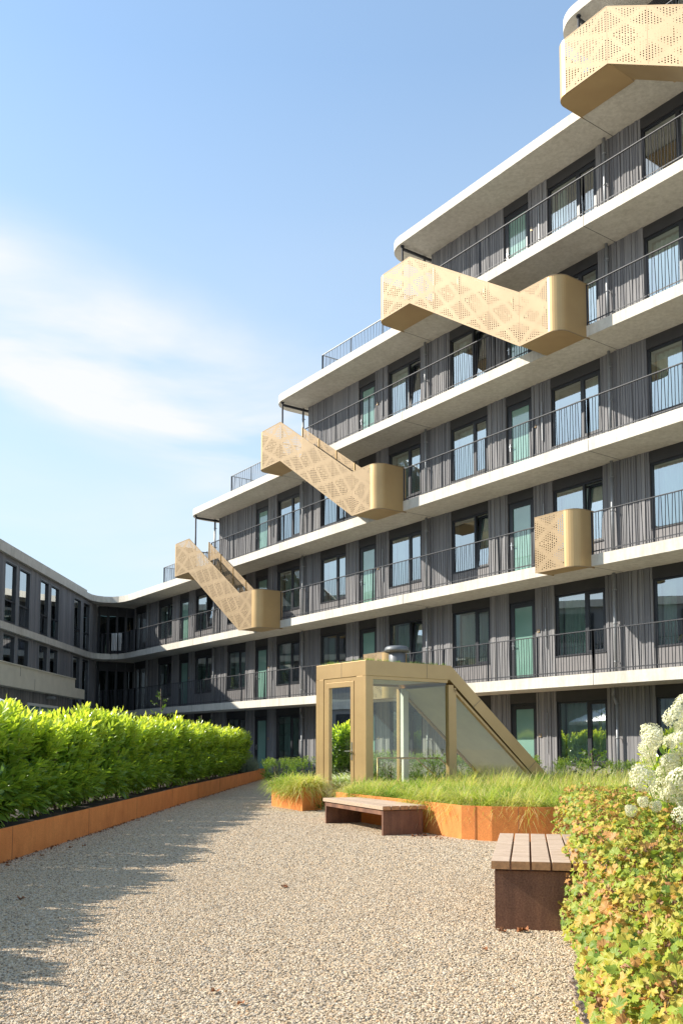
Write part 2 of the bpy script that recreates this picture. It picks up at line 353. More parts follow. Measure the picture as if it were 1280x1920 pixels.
col = gravelcol(t, oi.outputs['Random']); col = mixc(t, .4, col, ramp(t, noise(t, 4, 4), [(.7, .7, .7), (1.2, 1.2, 1.2)], [.3, .7]), 'MULTIPLY')
t.links.new(col, b.inputs['Base Color']); b.inputs['Roughness'].default_value = .75
MPAVE = simple('paving_slab', (.46, .42, .36), .85, var=.15, vs=1)

# ---------------- ground ----------------
g = MB(); g.box(-300, 300, -120, 500, -.5, -.012); g.build('ground', MPAVE, kind='structure')
g = MB()
n = 60
P = [(-3.62, 2), (-3.62, 8), (-3.5, 20), (-3.1, 35.2), (-3.1, 41), (2, 40), (6, 30), (6, -4), (-3.62, -4)]
g.prism(P, -.011, 0.0); g.build('gravel_path', MGV, kind='structure')

# loose pebbles near the viewer (geometry nodes, countless)
def pebble_field(name, poly, dens, smin, smax, seed):
    mbx = MB(); mbx.face([(x, y, .001) for x, y in poly]); o = mbx.build(name, MPB, kind='stuff')
    ng = bpy.data.node_groups.new(name, 'GeometryNodeTree')
    ng.interface.new_socket('Geometry', in_out='INPUT', socket_type='NodeSocketGeometry'); ng.interface.new_socket('Geometry', in_out='OUTPUT', socket_type='NodeSocketGeometry')
    gi_ = ng.nodes.new('NodeGroupInput'); go = ng.nodes.new('NodeGroupOutput')
    dp = ng.nodes.new('GeometryNodeDistributePointsOnFaces'); dp.inputs['Density'].default_value = dens; dp.inputs['Seed'].default_value = seed
    ico = ng.nodes.new('GeometryNodeMeshIcoSphere'); ico.inputs['Radius'].default_value = 1; ico.inputs['Subdivisions'].default_value = 2
    sp = ng.nodes.new('GeometryNodeSetPosition'); nt = ng.nodes.new('ShaderNodeTexNoise'); nt.inputs['Scale'].default_value = 1.1; nt.inputs['Detail'].default_value = 1
    vm = ng.nodes.new('ShaderNodeVectorMath'); vm.operation = 'SUBTRACT'; vm.inputs[1].default_value = (.5, .5, .5)
    vs = ng.nodes.new('ShaderNodeVectorMath'); vs.operation = 'SCALE'; vs.inputs['Scale'].default_value = 1.5
    sm = ng.nodes.new('GeometryNodeSetMaterial'); sm.inputs['Material'].default_value = MPB
    ip = ng.nodes.new('GeometryNodeInstanceOnPoints')
    r1 = ng.nodes.new('FunctionNodeRandomValue'); r1.data_type = 'FLOAT_VECTOR'; r1.inputs[0].default_value = (-.5, -.5, 0); r1.inputs[1].default_value = (.5, .5, 6.283)
    r2 = ng.nodes.new('FunctionNodeRandomValue'); r2.data_type = 'FLOAT_VECTOR'; r2.inputs[0].default_value = (smin, smin*.8, smin*.55); r2.inputs[1].default_value = (smax, smax*.8, smax*.6)
    r2.inputs['Seed'].default_value = 3
    l = ng.links.new
    l(gi_.outputs[0], dp.inputs['Mesh']); l(ico.outputs['Mesh'], sp.inputs['Geometry']); l(nt.outputs['Color'], vm.inputs[0]); l(vm.outputs[0], vs.inputs[0]); l(vs.outputs[0], sp.inputs['Offset'])
    l(sp.outputs[0], sm.inputs['Geometry']); l(sm.outputs[0], ip.inputs['Instance']); l(dp.outputs['Points'], ip.inputs['Points'])
    l(r1.outputs[0], ip.inputs['Rotation']); l(r2.outputs[0], ip.inputs['Scale']); l(ip.outputs[0], go.inputs[0])
    md = o.modifiers.new('pebbles', 'NODES'); md.node_group = ng
    return o
pebble_field('gravel', [(-1.75, 3.6), (1.3, 3.6), (1.6, 6), (1.9, 9), (-3.6, 9), (-2.9, 7)], 6800, .0048, .0108, 1)
pebble_field('gravel', [(-3.6, 9), (1.9, 9), (1.6, 12.0), (-.4, 17), (-1.2, 20), (-3.5, 20)], 3600, .007, .0135, 2)

# ---------------- the stepped apartment building ----------------
AL = 0.62634777; A0 = 0.63988674
U = (-sin(AL), cos(AL)); NN = (cos(AL), sin(AL)); U0 = (-sin(A0), cos(A0))
P0 = (6.1026, 22.8899); BAY = 7.4887; WO = 1.294
def F(s, o, z):
    u = U if s >= 0 else U0
    return (P0[0]+u[0]*s+NN[0]*o, P0[1]+u[1]*s+NN[1]*o, z)
def SOF(k): return 2.724+3*(k-1)           # soffit of slab k
def FLR(k): return SOF(k)+.292 if k > 0 else .03
ROTZ = math.atan2(-U[1], -U[0])
bld = empty('apartment_building', (0, 0, 0), 0, 'stepped apartment block with dark wood cladding, pale concrete balcony slabs and gold stairs', 'building')
SEND = {3: None, 4: 23.25, 5: 15.78, 6: 8.42, 7: 1.0}           # left ends of the upper slabs
WEND = {0: 32.2, 1: 32.2, 2: 32.2, 3: 22.46, 4: 14.97, 5: 7.48, 6: 0.0}
CURVE = [(-10.808, 46.3), (-11.30, 46.95), (-11.70, 47.42), (-12.12, 47.76), (-12.52, 47.88), (-12.90, 47.80), (-13.20, 47.5), (-13.36, 47.1), (-13.40, 46.5), (-13.40, 32.9)]
CURVEI = [(-9.9, 47.3), (-10.5, 48.1), (-11.2, 49.4), (-11.83, 50.2), (-12.5, 49.9), (-13.48, 49.1), (-13.9, 49.0), (-14.2, 48.4), (-14.4, 47.5), (-14.4, 32.9)]
def strip_slab(mb, outer, inner, z0, z1, lip=0.0):
    n = len(outer)
    for i in range(n-1):
        a, b, c, d = outer[i], outer[i+1], inner[i+1], inner[i]
        mb.face([(*a, z0), (*b, z0), (*c, z0), (*d, z0)]); mb.face([(*d, z1), (*c, z1), (*b, z1), (*a, z1)])
        mb.face([(*b, z0), (*a, z0), (*a, z1), (*b, z1)])
for k in (1, 2, 3):
    z0 = SOF(k); z1 = z0+.292 + (.03 if k == 3 else 0)
    ss = [-7.0, -3.5, 0.0001] + [BAY*j for j in (1, 2, 3)] + [29.0]
    outer = [F(s, 0, 0)[:2] for s in ss]+CURVE; inner = [F(s, 9, 0)[:2] for s in ss[:-1]]+[F(26, 9, 0)[:2]]+CURVEI
    # fine interpolation of the curve
    mb = MB(); strip_slab(mb, outer, inner, z0, z1)
    mb.build('concrete_slab', MC, bld)
for k in (4, 5, 6, 7):
    z0 = SOF(k); z1 = z0+.292; se = SEND[k]; r = .85
    poly = [F(-7, 0, 0)[:2], F(0.0001, 0, 0)[:2]] if k < 7 else [F(-7, 0, 0)[:2]]
    if k == 7: poly.append(F(-.0001, 0, 0)[:2]); se = 1.0
    for i in range(13):
        a = pi/2*i/12
        s = se-r+r*sin(a); o = r-r*cos(a)
        poly.append((P0[0]+U[0]*s+NN[0]*o, P0[1]+U[1]*s+NN[1]*o))
    e = F(se, 12, 0) if k < 7 else (P0[0]+U[0]*se+NN[0]*12, P0[1]+U[1]*se+NN[1]*12)
    poly += [e[:2], F(-7, 12, 0)[:2]]
    mb = MB(); mb.prism(poly, z0, z1); mb.build('concrete_slab', MC, bld)
# slab joints (thin recessed seams filled dark)
for k in range(1, 8):
    z0 = SOF(k)
    for j in range(0, 4):
        s = BAY*j
        if k > 3 and s > SEND[k]-1: continue
        if k == 7: continue
        s += .001
        mb = MB(F); mb.box(s-.007, s+.007, -.0025, .01, z0-.0025, z0+.285); mb.box(s-.009, s+.009, .01, WO, z0-.0025, z0+.01); mb.build('slab_joint', MJOINT, bld)

def boards(mb, s0, s1, z0, z1, o):
    s = s0
    while s < s1-.01:
        w = random.choice([.055, .07, .09, .115])*random.uniform(.9, 1.1)
        e = min(s+w, s1)
        if s1-e < .03: e = s1
        mb.box(s+.005, e-.005, o-random.choice([0, .004, .022]), o+.03, z0, z1, c=random.random())
        s = e
# storeys
A_ = (.60, 2.36, 1.29); D_ = (3.08, 4.12); B_ = (4.92, 6.62, 5.58)
WT = 2.40; WS = .65
winA = []; winB = []; doors = []
for st in range(0, 7):
    f = FLR(st); c = SOF(st+1); wo = WO
    end = WEND[st]
    ops = []
    for j in range(0, 5):
        base = BAY*j
        if base >= end-1: break
        last = (st >= 3 and base+BAY > end-.5) or j == 4
        if j <= 3:
            ops.append((base+A_[0], base+A_[1], 'A', j)); ops.append((base+D_[0], base+D_[1], 'D', j))
            if not (st >= 3 and abs(base+BAY-end) < .5): ops.append((base+B_[0], base+B_[1], 'B', j))
        else: ops.append((base+.75, end-.15, 'G', j))
    ops.append((-BAY+B_[0], -BAY+B_[1], 'B', -1))
    ops.append((-BAY+D_[0], -BAY+D_[1], 'D', -1))
    ops.sort()
    def pier(a, b2):
        w = MB(F); w.box(a, b2, wo+.028, wo+.25, f, c, 1); boards(w, a, b2, f, c, wo); w.build('wall_cladding', [MW, MLIN], bld)
    cur = -6.0
    for (a, b2, ty, j) in ops:
        if a > cur: pier(cur, a)
        lin = MB(F); lin.box(a+.002, b2-.002, wo+.004, wo+.10, f+WT, c-.002); lin.build('lintel_panel', MLIN, bld)
        if ty in 'AB': sill = MB(F); sill.box(a+.002, b2-.002, wo+.002, wo+.10, f+.002, f+WS); sill.build('sill_panel', MSILL, bld)
        cur = b2
        if ty == 'A': winA.append((a, b2, st, j))
        elif ty == 'B': winB.append((a, b2, st, j))
        elif ty == 'D': doors.append((a, b2, st, j))
    if cur < end: pier(cur, end)
    bk = MB(F); bk.box(end-.2, end-.001, wo+.26, 9.0, f, c); bk.build('end_wall', MLIN, bld)
    rm = MB(F); rm.box(-6, end-.25, wo+3.2, wo+3.3, f, c, 0); rm.box(-6, end-.25, wo+.26, wo+3.19, c-.03, c-.004, 0); rm.box(-6, end-.25, wo+.26, wo+3.19, f+.002, f+.01, 1)
    cur = -6
    for j in range(-1, 4):
        for q in (2.7, 4.5, 7.45):
            s = BAY*j+q
            if s < end-.3: rm.box(s-.05, s+.05, wo+.27, wo+3.18, f+.012, c-.032, 0)
    rm.build('room_interior', [MROOM, MROOMD], bld)

# windows: local x to the right, y inwards, z up, origin at the left bottom corner of the opening
def ring(mb, x0, x1, z0, z1, w, y0, y1, m=0):
    mb.box(x0, x0+w, y0, y1, z0, z1, m); mb.box(x1-w, x1, y0, y1, z0, z1, m); mb.box(x0+w, x1-w, y0, y1, z0, z0+w, m); mb.box(x0+w, x1-w, y0, y1, z1-w, z1, m)
def win_mesh(w, h, mull, tilt):
    fr = MB(); ring(fr, 0, w, 0, h, .055, .05, .14); fr.box(mull-.035, mull+.035, .052, .138, .055, h-.055)
    fr.box(.0, w, -.02, .05, 0.002, .03)
    x0, x1 = mull+.035, w-.055
    def tl(x, y, z):
        return (x, y+(z-.055)*sin(tilt), .055+(z-.055)*cos(tilt))
    sash = MB(tl); ring(sash, x0+.003, x1-.003, .058, h-.058, .055, .045, .115)
    gl = MB(); gl.face([(.055, .09, .055), (mull-.035, .09, .055), (mull-.035, .09, h-.055), (.055, .09, h-.055)])
    g2 = MB(tl); g2.face([(x0+.058, .08, .113), (x1-.058, .08, .113), (x1-.058, .08, h-.113), (x0+.058, .08, h-.113)])
    gl.v += g2.v; gl.f.append([4, 5, 6, 7]); gl.m.append(0); gl.sm.append(False); gl.c += g2.c; gl.uv += g2.uv
    rv = MB(); ring(rv, .0, w, .0, h, .03, .145, .33)
    return fr.make('window'), sash.make('sash'), gl.make('pane'), rv.make('reveal')
WM = {}
for ty, (a, b2, mu) in (('A', A_), ('B', B_)):
    for tlt in (0, 1): WM[ty, tlt] = win_mesh(b2-a, WT-WS, b2-mu, R(6)*tlt)
for ms in WM.values():
    ms[0].materials.append(MFR); ms[1].materials.append(MFR); ms[2].materials.append(MGL); ms[3].materials.append(MWHITE)
def curtain(w, h, x0, x1, y, seed):
    mb = MB(); r = random.Random(seed); n = int((x1-x0)/.022); p = None
    for i in range(n+1):
        x = x0+(x1-x0)*i/n; yy = y+.03*sin(i*.9+r.random()*.6)
        q = (x, yy)
        if p: mb.face([(*p, .04), (*q, .04), (*q, h-.06), (*p, h-.06)], smooth=True)
        p = q
    me = mb.make('curtain'); me.materials.append(MCUR); return me
CU = []
for ty, (a, b2, mu) in (('A', A_), ('B', B_)):
    w = b2-a
    CU.append([curtain(w, WT-WS, .04, w*.45, .38, 1), curtain(w, WT-WS, w*.55, w-.04, .38, 2), curtain(w, WT-WS, .04, w-.04, .38, 3), curtain(w, WT-WS, .04, w*.24, .38, 4)])
TILT = {('A', 2, 0), ('B', 2, 0), ('A', 1, 1), ('A', 4, 1), ('A', 3, 0), ('B', 3, -1), ('B', 1, 3), ('B', 2, 3), ('A', 5, 0), ('B', 4, 0), ('A', 2, 3)}
TILT -= {('A', 3, 0), ('A', 5, 0)}
def place(name, me, s, o, z, parent=bld, flat=0):
    ob = link(name, me, parent); x, y, z = F(s, o, z); ob.location = (x, y, z)
    ob.rotation_euler = (0, 0, math.atan2(-(U0 if s < 0 else U)[1], -(U0 if s < 0 else U)[0])); return ob
for ty, lst in (('A', winA), ('B', winB)):
    for (a, b2, st, j) in lst:
        ms = WM[ty, 1 if (ty, st, j) in TILT else 0]
        o = place('window', ms[0], b2, WO, FLR(st)+WS)
        for nm, me in (('sash', ms[1]), ('pane', ms[2]), ('reveal', ms[3])): link(nm, me, o)
        h = (st*7+j*3+(5 if ty == 'A' else 0)) % 6
        cs = CU[0 if ty == 'A' else 1]
        for q in {0: [0], 1: [2], 2: [1], 3: [0, 1], 4: [3], 5: [2]}[h]: link('curtain', cs[q], o)
# doors
def door_meshes():
    w = D_[1]-D_[0]; h = WT-.0
    fr = MB(); ring(fr, 0, w, 0.02, h, .06, .05, .14); ring(fr, .066, w-.066, .086, h-.066, .105, .045, .115)
    gl = MB(); gl.box(.172, w-.172, .07, .085, .192, h-.172)
    hd = MB(); hd.box(.10, .125, .028, .044, 1.0, 1.22); hd.bar((.112, .02, 1.12), (.112, -.02, 1.12), .018, n=8); hd.box(.105, .22, -.03, -.012, 1.11, 1.13)
    r = []
    for mb, nm, mm in ((fr, 'door', MFR), (gl, 'pane', MFROST), (hd, 'handle', MSTEEL)):
        me = mb.make(nm); me.materials.append(mm); r.append(me)
    return r
DM = door_meshes()
lampm = MB(); lampm.box(-.012, .012, -.03, -.002, 0, 1.15); lampm.box(-.018, .018, -.012, 0, .3, .34); lampm.box(-.018, .018, -.012, 0, .9, .94); lampme = lampm.make('wall_conduit'); lampme.materials.append(MPIPE)
npm = MB(); npm.box(-.045, .045, -.012, -.001, 0, .09, 0); npm.box(-.03, .03, -.016, -.0125, .015, .075, 1); npme = npm.make('number_plate'); npme.materials.append(MG); npme.materials.append(MSILL)
for (a, b2, st, j) in doors:
    o = place('door', DM[0], b2, WO, FLR(st)); link('pane', DM[1], o); link('handle', DM[2], o)
    place('wall_conduit', lampme, a-.42, WO-.023, FLR(st)+.95); place('number_plate', npme, a-.13, WO-.023, FLR(st)+1.42)
# drainpipes
for st in range(0, 7):
    f = FLR(st); c = SOF(st+1)
    for j in range(0, 5):
        s = BAY*j+.2
        if s > WEND[st]+.3: continue
        mb = MB(); o = WO-.13
        if st == 0:
            mb.bar(F(s, o, f), F(s, o, c-.45), .085, n=10); mb.bar(F(s, o, c-.46), F(s+.10, o, c-.22), .085, n=10); mb.bar(F(s+.10, o, c-.24), F(s+.10, o, c-.003), .085, n=10)
        else: mb.bar(F(s, o, f+.001), F(s, o, c-.002), .085, n=10)
        for zz in (f+.35, f+1.35, f+2.25):
            mb.bar(F(s, o, zz), F(s, o, zz+.035), .108, n=10); mb.bar(F(s-.0, o, zz+.018), F(s, WO-.02, zz+.018), .02); mb.bar(F(s-.07, o, zz+.018), F(s+.07, o, zz+.018), .016)
        mb.build('drainpipe', MPIPE, bld)
# balustrades
def railing(path, z, name='balcony_railing', parent=bld, posts=True, h=1.1, m=None):
    mb = MB(); r = random.Random(int(z*10)+len(path))
    for i in range(len(path)-1):
        a = Vector((*path[i], 0)); b_ = Vector((*path[i+1], 0)); d = b_-a; l = d.length
        if l < .02: continue
        e = d/l
        mb.bar(a+Vector((0, 0, z+h-.01)), b_+Vector((0, 0, z+h-.01)), .045, .022)
        mb.bar(a+Vector((0, 0, z+.085)), b_+Vector((0, 0, z+.085)), .012, .03)
        n = max(1, round(l/.092))
        for q in range(n):
            p = a+e*(l*(q+.5)/n)
            sh = (.013 if q % 2 else -.013)+r.uniform(-.010, .010)
            mb.bar(p-e*sh+Vector((0, 0, z-.02)), p+e*sh+Vector((0, 0, z+h-.02)), .0145, .0145)
        if posts:
            n = max(1, round(l/1.9))
            for q in range(n+1):
                p = a+e*(l*q/n); mb.bar(p+Vector((0, 0, z-.02)), p+Vector((0, 0, z+h-.01)), .016, .05)
    return mb.build(name, m or MRAIL, parent)
OR = .03
for k in range(1, 7):
    z = FLR(k)
    e = {1: 29.0, 2: 29.0, 3: 22.4, 4: 14.95, 5: 7.45, 6: -.05}[k]
    gaps = []
    if k == 2: gaps = [(-.02, 1.3), (2*BAY-.02, 2*BAY+1.3)]
    if k == 1: gaps = [(BAY-.02, BAY+1.3)]
    if k == 3: gaps = [(BAY-.02, BAY+1.3), (2*BAY+5.8, 22.5)]
    if k == 4: gaps = [(-.02, 1.3), (BAY+5.8, 15)]
    if k == 5: gaps = [(5.8, 7.5)]
    if k == 6: gaps = [(5.8-BAY, 0)]
    cur = -5.5; segs = []
    for a, b2 in gaps+[(e, e)]:
        if a > cur: segs.append((cur, a))
        cur = b2
    for a, b2 in segs:
        pts = [F(a, OR, 0)[:2]]
        if a < 0 < b2: pts.append(F(0.0001, OR, 0)[:2])
        pts.append(F(min(b2, e), OR, 0)[:2])
        if b2 == 29.0: pts += [(-10.84, 46.26), (-11.30, 46.90), (-11.70, 47.38), (-12.12, 47.72), (-12.52, 47.84), (-12.9, 47.95), (-13.15, 48.4)]
        railing(pts, z)
for k, a, b2 in ((3, 22.6, 27.3), (4, 15.1, 20.35), (5, 7.6, 13.2)):
    railing([F(a, .75, 0)[:2], F(b2, .75, 0)[:2], F(b2, 2.8, 0)[:2]], FLR(k)+.02, 'terrace_railing', m=MPIPE)
# columns and head beams at the free ends
for st in (3, 4, 5, 6):
    s = WEND[st]+.13; f = FLR(st); c = SOF(st+1)
    mb = MB(); mb.bar(F(s, .14, f), F(s, .14, c), .075, n=10); mb.bar(F(s, .14, c-.03), F(s, .14, c-.002), .13, n=10); mb.build('steel_column', MRAIL, bld)
    mb = MB(); mb.bar(F(s, .16, c-.10), F(s, WO+.1, c-.10), .05, .09); mb.build('head_beam', MRAIL, bld)
    mb = MB(); mb.bar(F(s, .16, f+1.05), F(s, WO, f+1.05), .04, .03)
    for q in range(9): mb.bar(F(s, .2+q*.12, f), F(s, .2+q*.12, f+1.05), .011)
    mb.build('end_railing', MRAIL, bld)
# gold external stairs
def stair(j, k, p=1.05, box=False):
    zb = SOF(k)-.03; s0 = BAY*j; H = 1.46
    sub = MB(F); r = .36
    def arc(cs, co, a0, a1, n=9): return [(cs+r*cos(a0+(a1-a0)*i/n), co+r*sin(a0+(a1-a0)*i/n)) for i in range(n+1)]
    lo, hi = -.02, 1.32
    def zat(s):
        if box: return zb
        return zb+3*min(1, max(0, (s-hi)/4.5))
    def strip(mb, pts, us=None):
        for i in range(len(pts)-1):
            (s1, o1), (s2, o2) = pts[i], pts[i+1]; z1, z2 = zat(s1), zat(s2)
            u1, u2 = (us[i], us[i+1]) if us else (0, 0)
            mb.face([(s0+s1, o1, z1), (s0+s2, o2, z2), (s0+s2, o2, z2+H), (s0+s1, o1, z1+H)], uv=[(u1, 0), (u2, 0), (u2, H), (u1, H)], smooth=not us)
    root = empty('gold_balcony_box' if box else 'external_stair'); root.parent = bld
    # solid rounded corner and side on the right
    mb = MB(F); right = [(hi-.98, -p)] + arc(lo+r, -p+r, -pi/2, -pi)[1:] + [(lo, .12)]
    strip(mb, right)
    if not box:
        mb.build('rounded_side_panel', MG, root); mb = MB(F)
        left = [(7.12, -p)]+arc(7.48-r, -p+r, -pi/2, 0)+[(7.48, .10)]; strip(mb, left)
    else: strip(mb, [(hi, -p), (hi, .12)])
    mb.bar(F(s0+lo+.0, -p+r, zb+H), F(s0+lo, .12, zb+H), .03, .02) if False else None
    mb.build('rounded_side_panel', MG, root)
    mb = MB(F)
    if box: strip(mb, [(hi, -p), (hi-.98, -p)], [0, 1])
    else:
        pts = [(7.12, -p), (5.82, -p), (4.695, -p), (3.57, -p), (2.445, -p), (1.32, -p), (.34, -p)]; strip(mb, pts, [0, 1, 2, 3, 4, 5, 6])
    mb.build('perforated_panel', MGP, root)
    # undersides
    mb = MB(F)
    def under(pts, z, inner):
        poly = [(s0+a, o, z) for a, o in pts]; mb.face(poly)
    under([(hi, -p)]+right[1:-1]+[(lo, -.004), (hi, -.004)], zb+.004, 0)
    if not box:
        under([(5.82, -p)]+left[1:-1]+[(7.48, -.004), (5.82, -.004)], zb+3.004, 0)
        q = -.12
        mb.face([(s0+1.32, -p, zb+.004), (s0+5.82, -p, zb+3.004), (s0+5.82, q, zb+3.004), (s0+1.32, q, zb+.004)])
    mb.build('underside', MG, root)
    if not box:
        mb = MB(F); q = -.12
        n = 16
        for i in range(n):
            a = 1.36+i*4.42/n; mb.box(s0+a, s0+a+4.42/n, -p+.02, q-.01, zb+.20+3*(i+1)/(n+1), zb+.24+3*(i+1)/(n+1))
            mb.box(s0+a, s0+a+.01, -p+.02, q-.01, zb+.24+3*i/(n+1)+.001, zb+.199+3*(i+1)/(n+1))
        mb.box(s0+lo+.14, s0+1.35, -p+.14, -.006, zb+.24, zb+.30); mb.box(s0+5.8, s0+7.34, -p+.14, -.006, zb+3.24, zb+3.30)
        mb.build('steps', MLIN, root)
        mb = MB(F)
        for i in range(4):
            a, c_ = 1.34+i*1.1, 1.34+(i+1)*1.1; z1, z2 = zat(a), zat(c_)
            mb.face([(s0+a, q, z1+.05), (s0+c_, q, z2+.05), (s0+c_, q, z2+H), (s0+a, q, z1+H)], uv=[(i, 0), (i+1, 0), (i+1, H), (i, H)])
        mb.build('inner_perforated_panel', MGP, root)
        mb = MB(F)
        for i in range(5):
            a = 1.34+i*1.1; mb.box(s0+a-.02, s0+a+.02, q-.03, q+.03, zat(a), zat(a)+H+.01)
        mb.build('panel_post', MPAV, root)
    # top edge trims
    mb = MB()
    pth = ([(hi, -p)] if box else [(7.12, -p), (5.82, -p), (1.32, -p)])+right[0:]
    for i in range(len(pth)-1):
        a, b2 = pth[i], pth[i+1]; mb.bar(F(s0+a[0], a[1]+.006, zat(a[0])+H), F(s0+b2[0], b2[1]+.006, zat(b2[0])+H), .02, .02)
        mb.bar(F(s0+a[0], a[1]+.006, zat(a[0])), F(s0+b2[0], b2[1]+.006, zat(b2[0])), .02, .02)
    mb.build('edge_trim', MGF, root)
    return root
stair(0, 4); stair(1, 3); stair(2, 2); stair(-1, 5)
stair(0, 2, p=.6, box=True); stair(1, 1, p=.6, box=True)

# glazed inner corner where both wings meet
def wallrun(mb, a, b2, z0, z1, th, m=0): mb.bar((a[0], a[1], (z0+z1)/2), (b2[0], b2[1], (z0+z1)/2), th, z1-z0, m)
GC = [(-13.48, 49.02), (-11.80, 50.06)]
for st in (0, 1, 2):
    f = FLR(st); c = SOF(st+1); fr = MB(); a = Vector((*GC[0], 0)); b_ = Vector((*GC[1], 0)); e = b_-a
    n = 4; gl = MB()
    for i in range(n+1):
        p = a+e*i/n; fr.bar(p+Vector((0, 0, f)), p+Vector((0, 0, c)), .09, .12)
    fr.bar(a+Vector((0, 0, f+.06)), b_+Vector((0, 0, f+.06)), .08, .12); fr.bar(a+Vector((0, 0, c-.25)), b_+Vector((0, 0, c-.25)), .08, .5)
    o = fr.build('window', MFR, bld)
    gl.face([(*GC[0], f+.1), (*GC[1], f+.1), (*GC[1], c-.4), (*GC[0], c-.4)]); gl.build('pane', MGD, o)
    # glazing in the last piece of the main facade
    fr = MB(F); s0, s1 = BAY*4+.75, 32.05
    for s in (s0+.03, (s0+s1)/2, s1-.03): fr.box(s-.045, s+.045, WO+.03, WO+.12, f+.002, f+WT)
    fr.box(s0+.08, s1-.08, WO+.03, WO+.12, f+WT-.08, f+WT); fr.box(s0+.08, s1-.08, WO+.03, WO+.12, f+.002, f+.1)
    o = fr.build('window', MFR, bld); gl = MB(F); gl.face([(s0, WO+.07, f+.1), (s1, WO+.07, f+.1), (s1, WO+.07, f+WT), (s0, WO+.07, f+WT)]); gl.build('pane', MGD, o)

for st in (0, 1, 2):
    f = FLR(st); c = SOF(st+1); rm = MB(); RI = [(-16.2, 49.3), (-14.2, 52.8), (-9.0, 53.6)]
    for a, b2 in zip(RI, RI[1:]): wallrun(rm, a, b2, f+.02, c-.04, .1)
    poly = [(-13.60, 49.15), (-11.75, 50.25), F(33.5, WO+.3, 0)[:2], (-9, 53.5), (-14.15, 52.7), (-16.1, 49.3)]
    rm.prism(poly, c-.035, c-.006); rm.prism(poly, f-.05, f+.012, 1); rm.build('room_interior', [MLIN, MROOMD], bld)
# ---------------- the lower wing on the left ----------------
wing = empty('apartment_wing', (-13.4, 40, 0), 0, 'low wing on the left with tall narrow windows, dark wood cladding and pale concrete bands', 'building')
wing_off = Vector((-13.4, 40, 0))
def wmb(): return MB(lambda x, y, z: (x+13.4, y-40, z))
WY = [(35.62, 36.85), (37.2, 38.45), (39.75, 40.85), (41.2, 42.35), (44.68, 45.85), (46.25, 47.4)]
WX = -13.55
def yboards(mb, y0, y1, z0, z1):
    y = y0
    while y < y1-.01:
        w = random.choice([.09, .12, .16])*random.uniform(.9, 1.1); e = min(y+w, y1)
        if y1-e < .03: e = y1
        mb.box(WX-.03, WX+random.uniform(0, .02), y+.004, e-.004, z0, z1, c=random.random()); y = e
for st, (z0, z1, b0, b1) in enumerate([(0, 2.72, .9, 2.4), (3.01, 5.72, 3.1, 5.6), (6.0, 8.72, 6.1, 8.5)]):
    mb = wmb(); bk = wmb(); cur = 33.0
    for (a, b2) in WY+[(48.95, 48.95)]:
        yboards(mb, cur, a, z0, z1); bk.box(WX-.3, WX-.031, cur, a, z0, z1); cur = b2
    for (a, b2) in WY:
        mb.box(WX-.03, WX, a, b2, z0, b0, c=.4); mb.box(WX-.03, WX, a, b2, b1, z1, c=.3)
        w = wmb(); fw = .05
        w.box(WX-.12, WX+.012, a, a+fw, b0, b1); w.box(WX-.12, WX+.012, b2-fw, b2, b0, b1); w.box(WX-.12, WX+.012, a+fw, b2-fw, b0, b0+fw); w.box(WX-.12, WX+.012, a+fw, b2-fw, b1-fw, b1)
        w.box(WX-.10, WX-.02, a+fw, b2-fw, b0+.85, b0+.90)
        o = w.build('window', MFR, wing); gl = wmb(); gl.face([(WX-.06, a+fw, b0+fw), (WX-.06, b2-fw, b0+fw), (WX-.06, b2-fw, b1-fw), (WX-.06, a+fw, b1-fw)]); gl.build('pane', MGL, o)
        tr = wmb(); tw = .018
        tr.box(WX+.0, WX+.035, a-tw, a, b0-tw, b1+tw); tr.box(WX, WX+.035, b2, b2+tw, b0-tw, b1+tw); tr.box(WX, WX+.035, a, b2, b1, b1+tw); tr.build('window_trim', MPIPE, o)
    mb.build('wall_cladding', MW, wing); bk.build('wall', MLIN, wing)
    rm = wmb(); rm.box(-17.2, -17.1, 33, 48.9, z0, z1); rm.box(-17.1, WX-.3, 33, 33.1, z0, z1); rm.box(-17.1, WX-.3, 48.8, 48.9, z0, z1); rm.box(-17.09, WX-.31, 33.11, 48.79, z0+.002, z0+.05, 1); rm.box(-17.09, WX-.31, 33.11, 48.79, z1-.05, z1-.002)
    for yy in (39.1, 43.5): rm.box(-17.09, WX-.31, yy-.05, yy+.05, z0+.051, z1-.051)
    rm.build('room_interior', [MROOM, MROOMD], wing)
mb = wmb(); mb.box(-17.5, -13.43, 33.0, 46.5, 9.045, 9.16); mb.box(-17.5, -14.41, 33.0, 49, 8.73, 9.04); mb.build('roof_edge', MC, wing)
# concrete floor bands follow the curved slabs of the main block; the rear part of the wing continues out of view, set back
mb = wmb(); mb.box(-26, -19, 6, 33.5, 0, 8.7, 0); mb.box(-26.2, -18.8, 5.8, 33.7, 8.701, 9.1, 1); mb.box(-19, -18.9, 6, 33.5, 5.7, 6.1, 1); mb.box(-19, -18.9, 6, 33.5, 2.7, 3.1, 1)
for i in range(7):
    for z in (.9, 3.8, 6.8): mb.box(-19, -18.95, 8+i*3.6, 10+i*3.6, z, z+1.6, 2)
mb.build('rear_block', [MW, MC, MFR], wing)
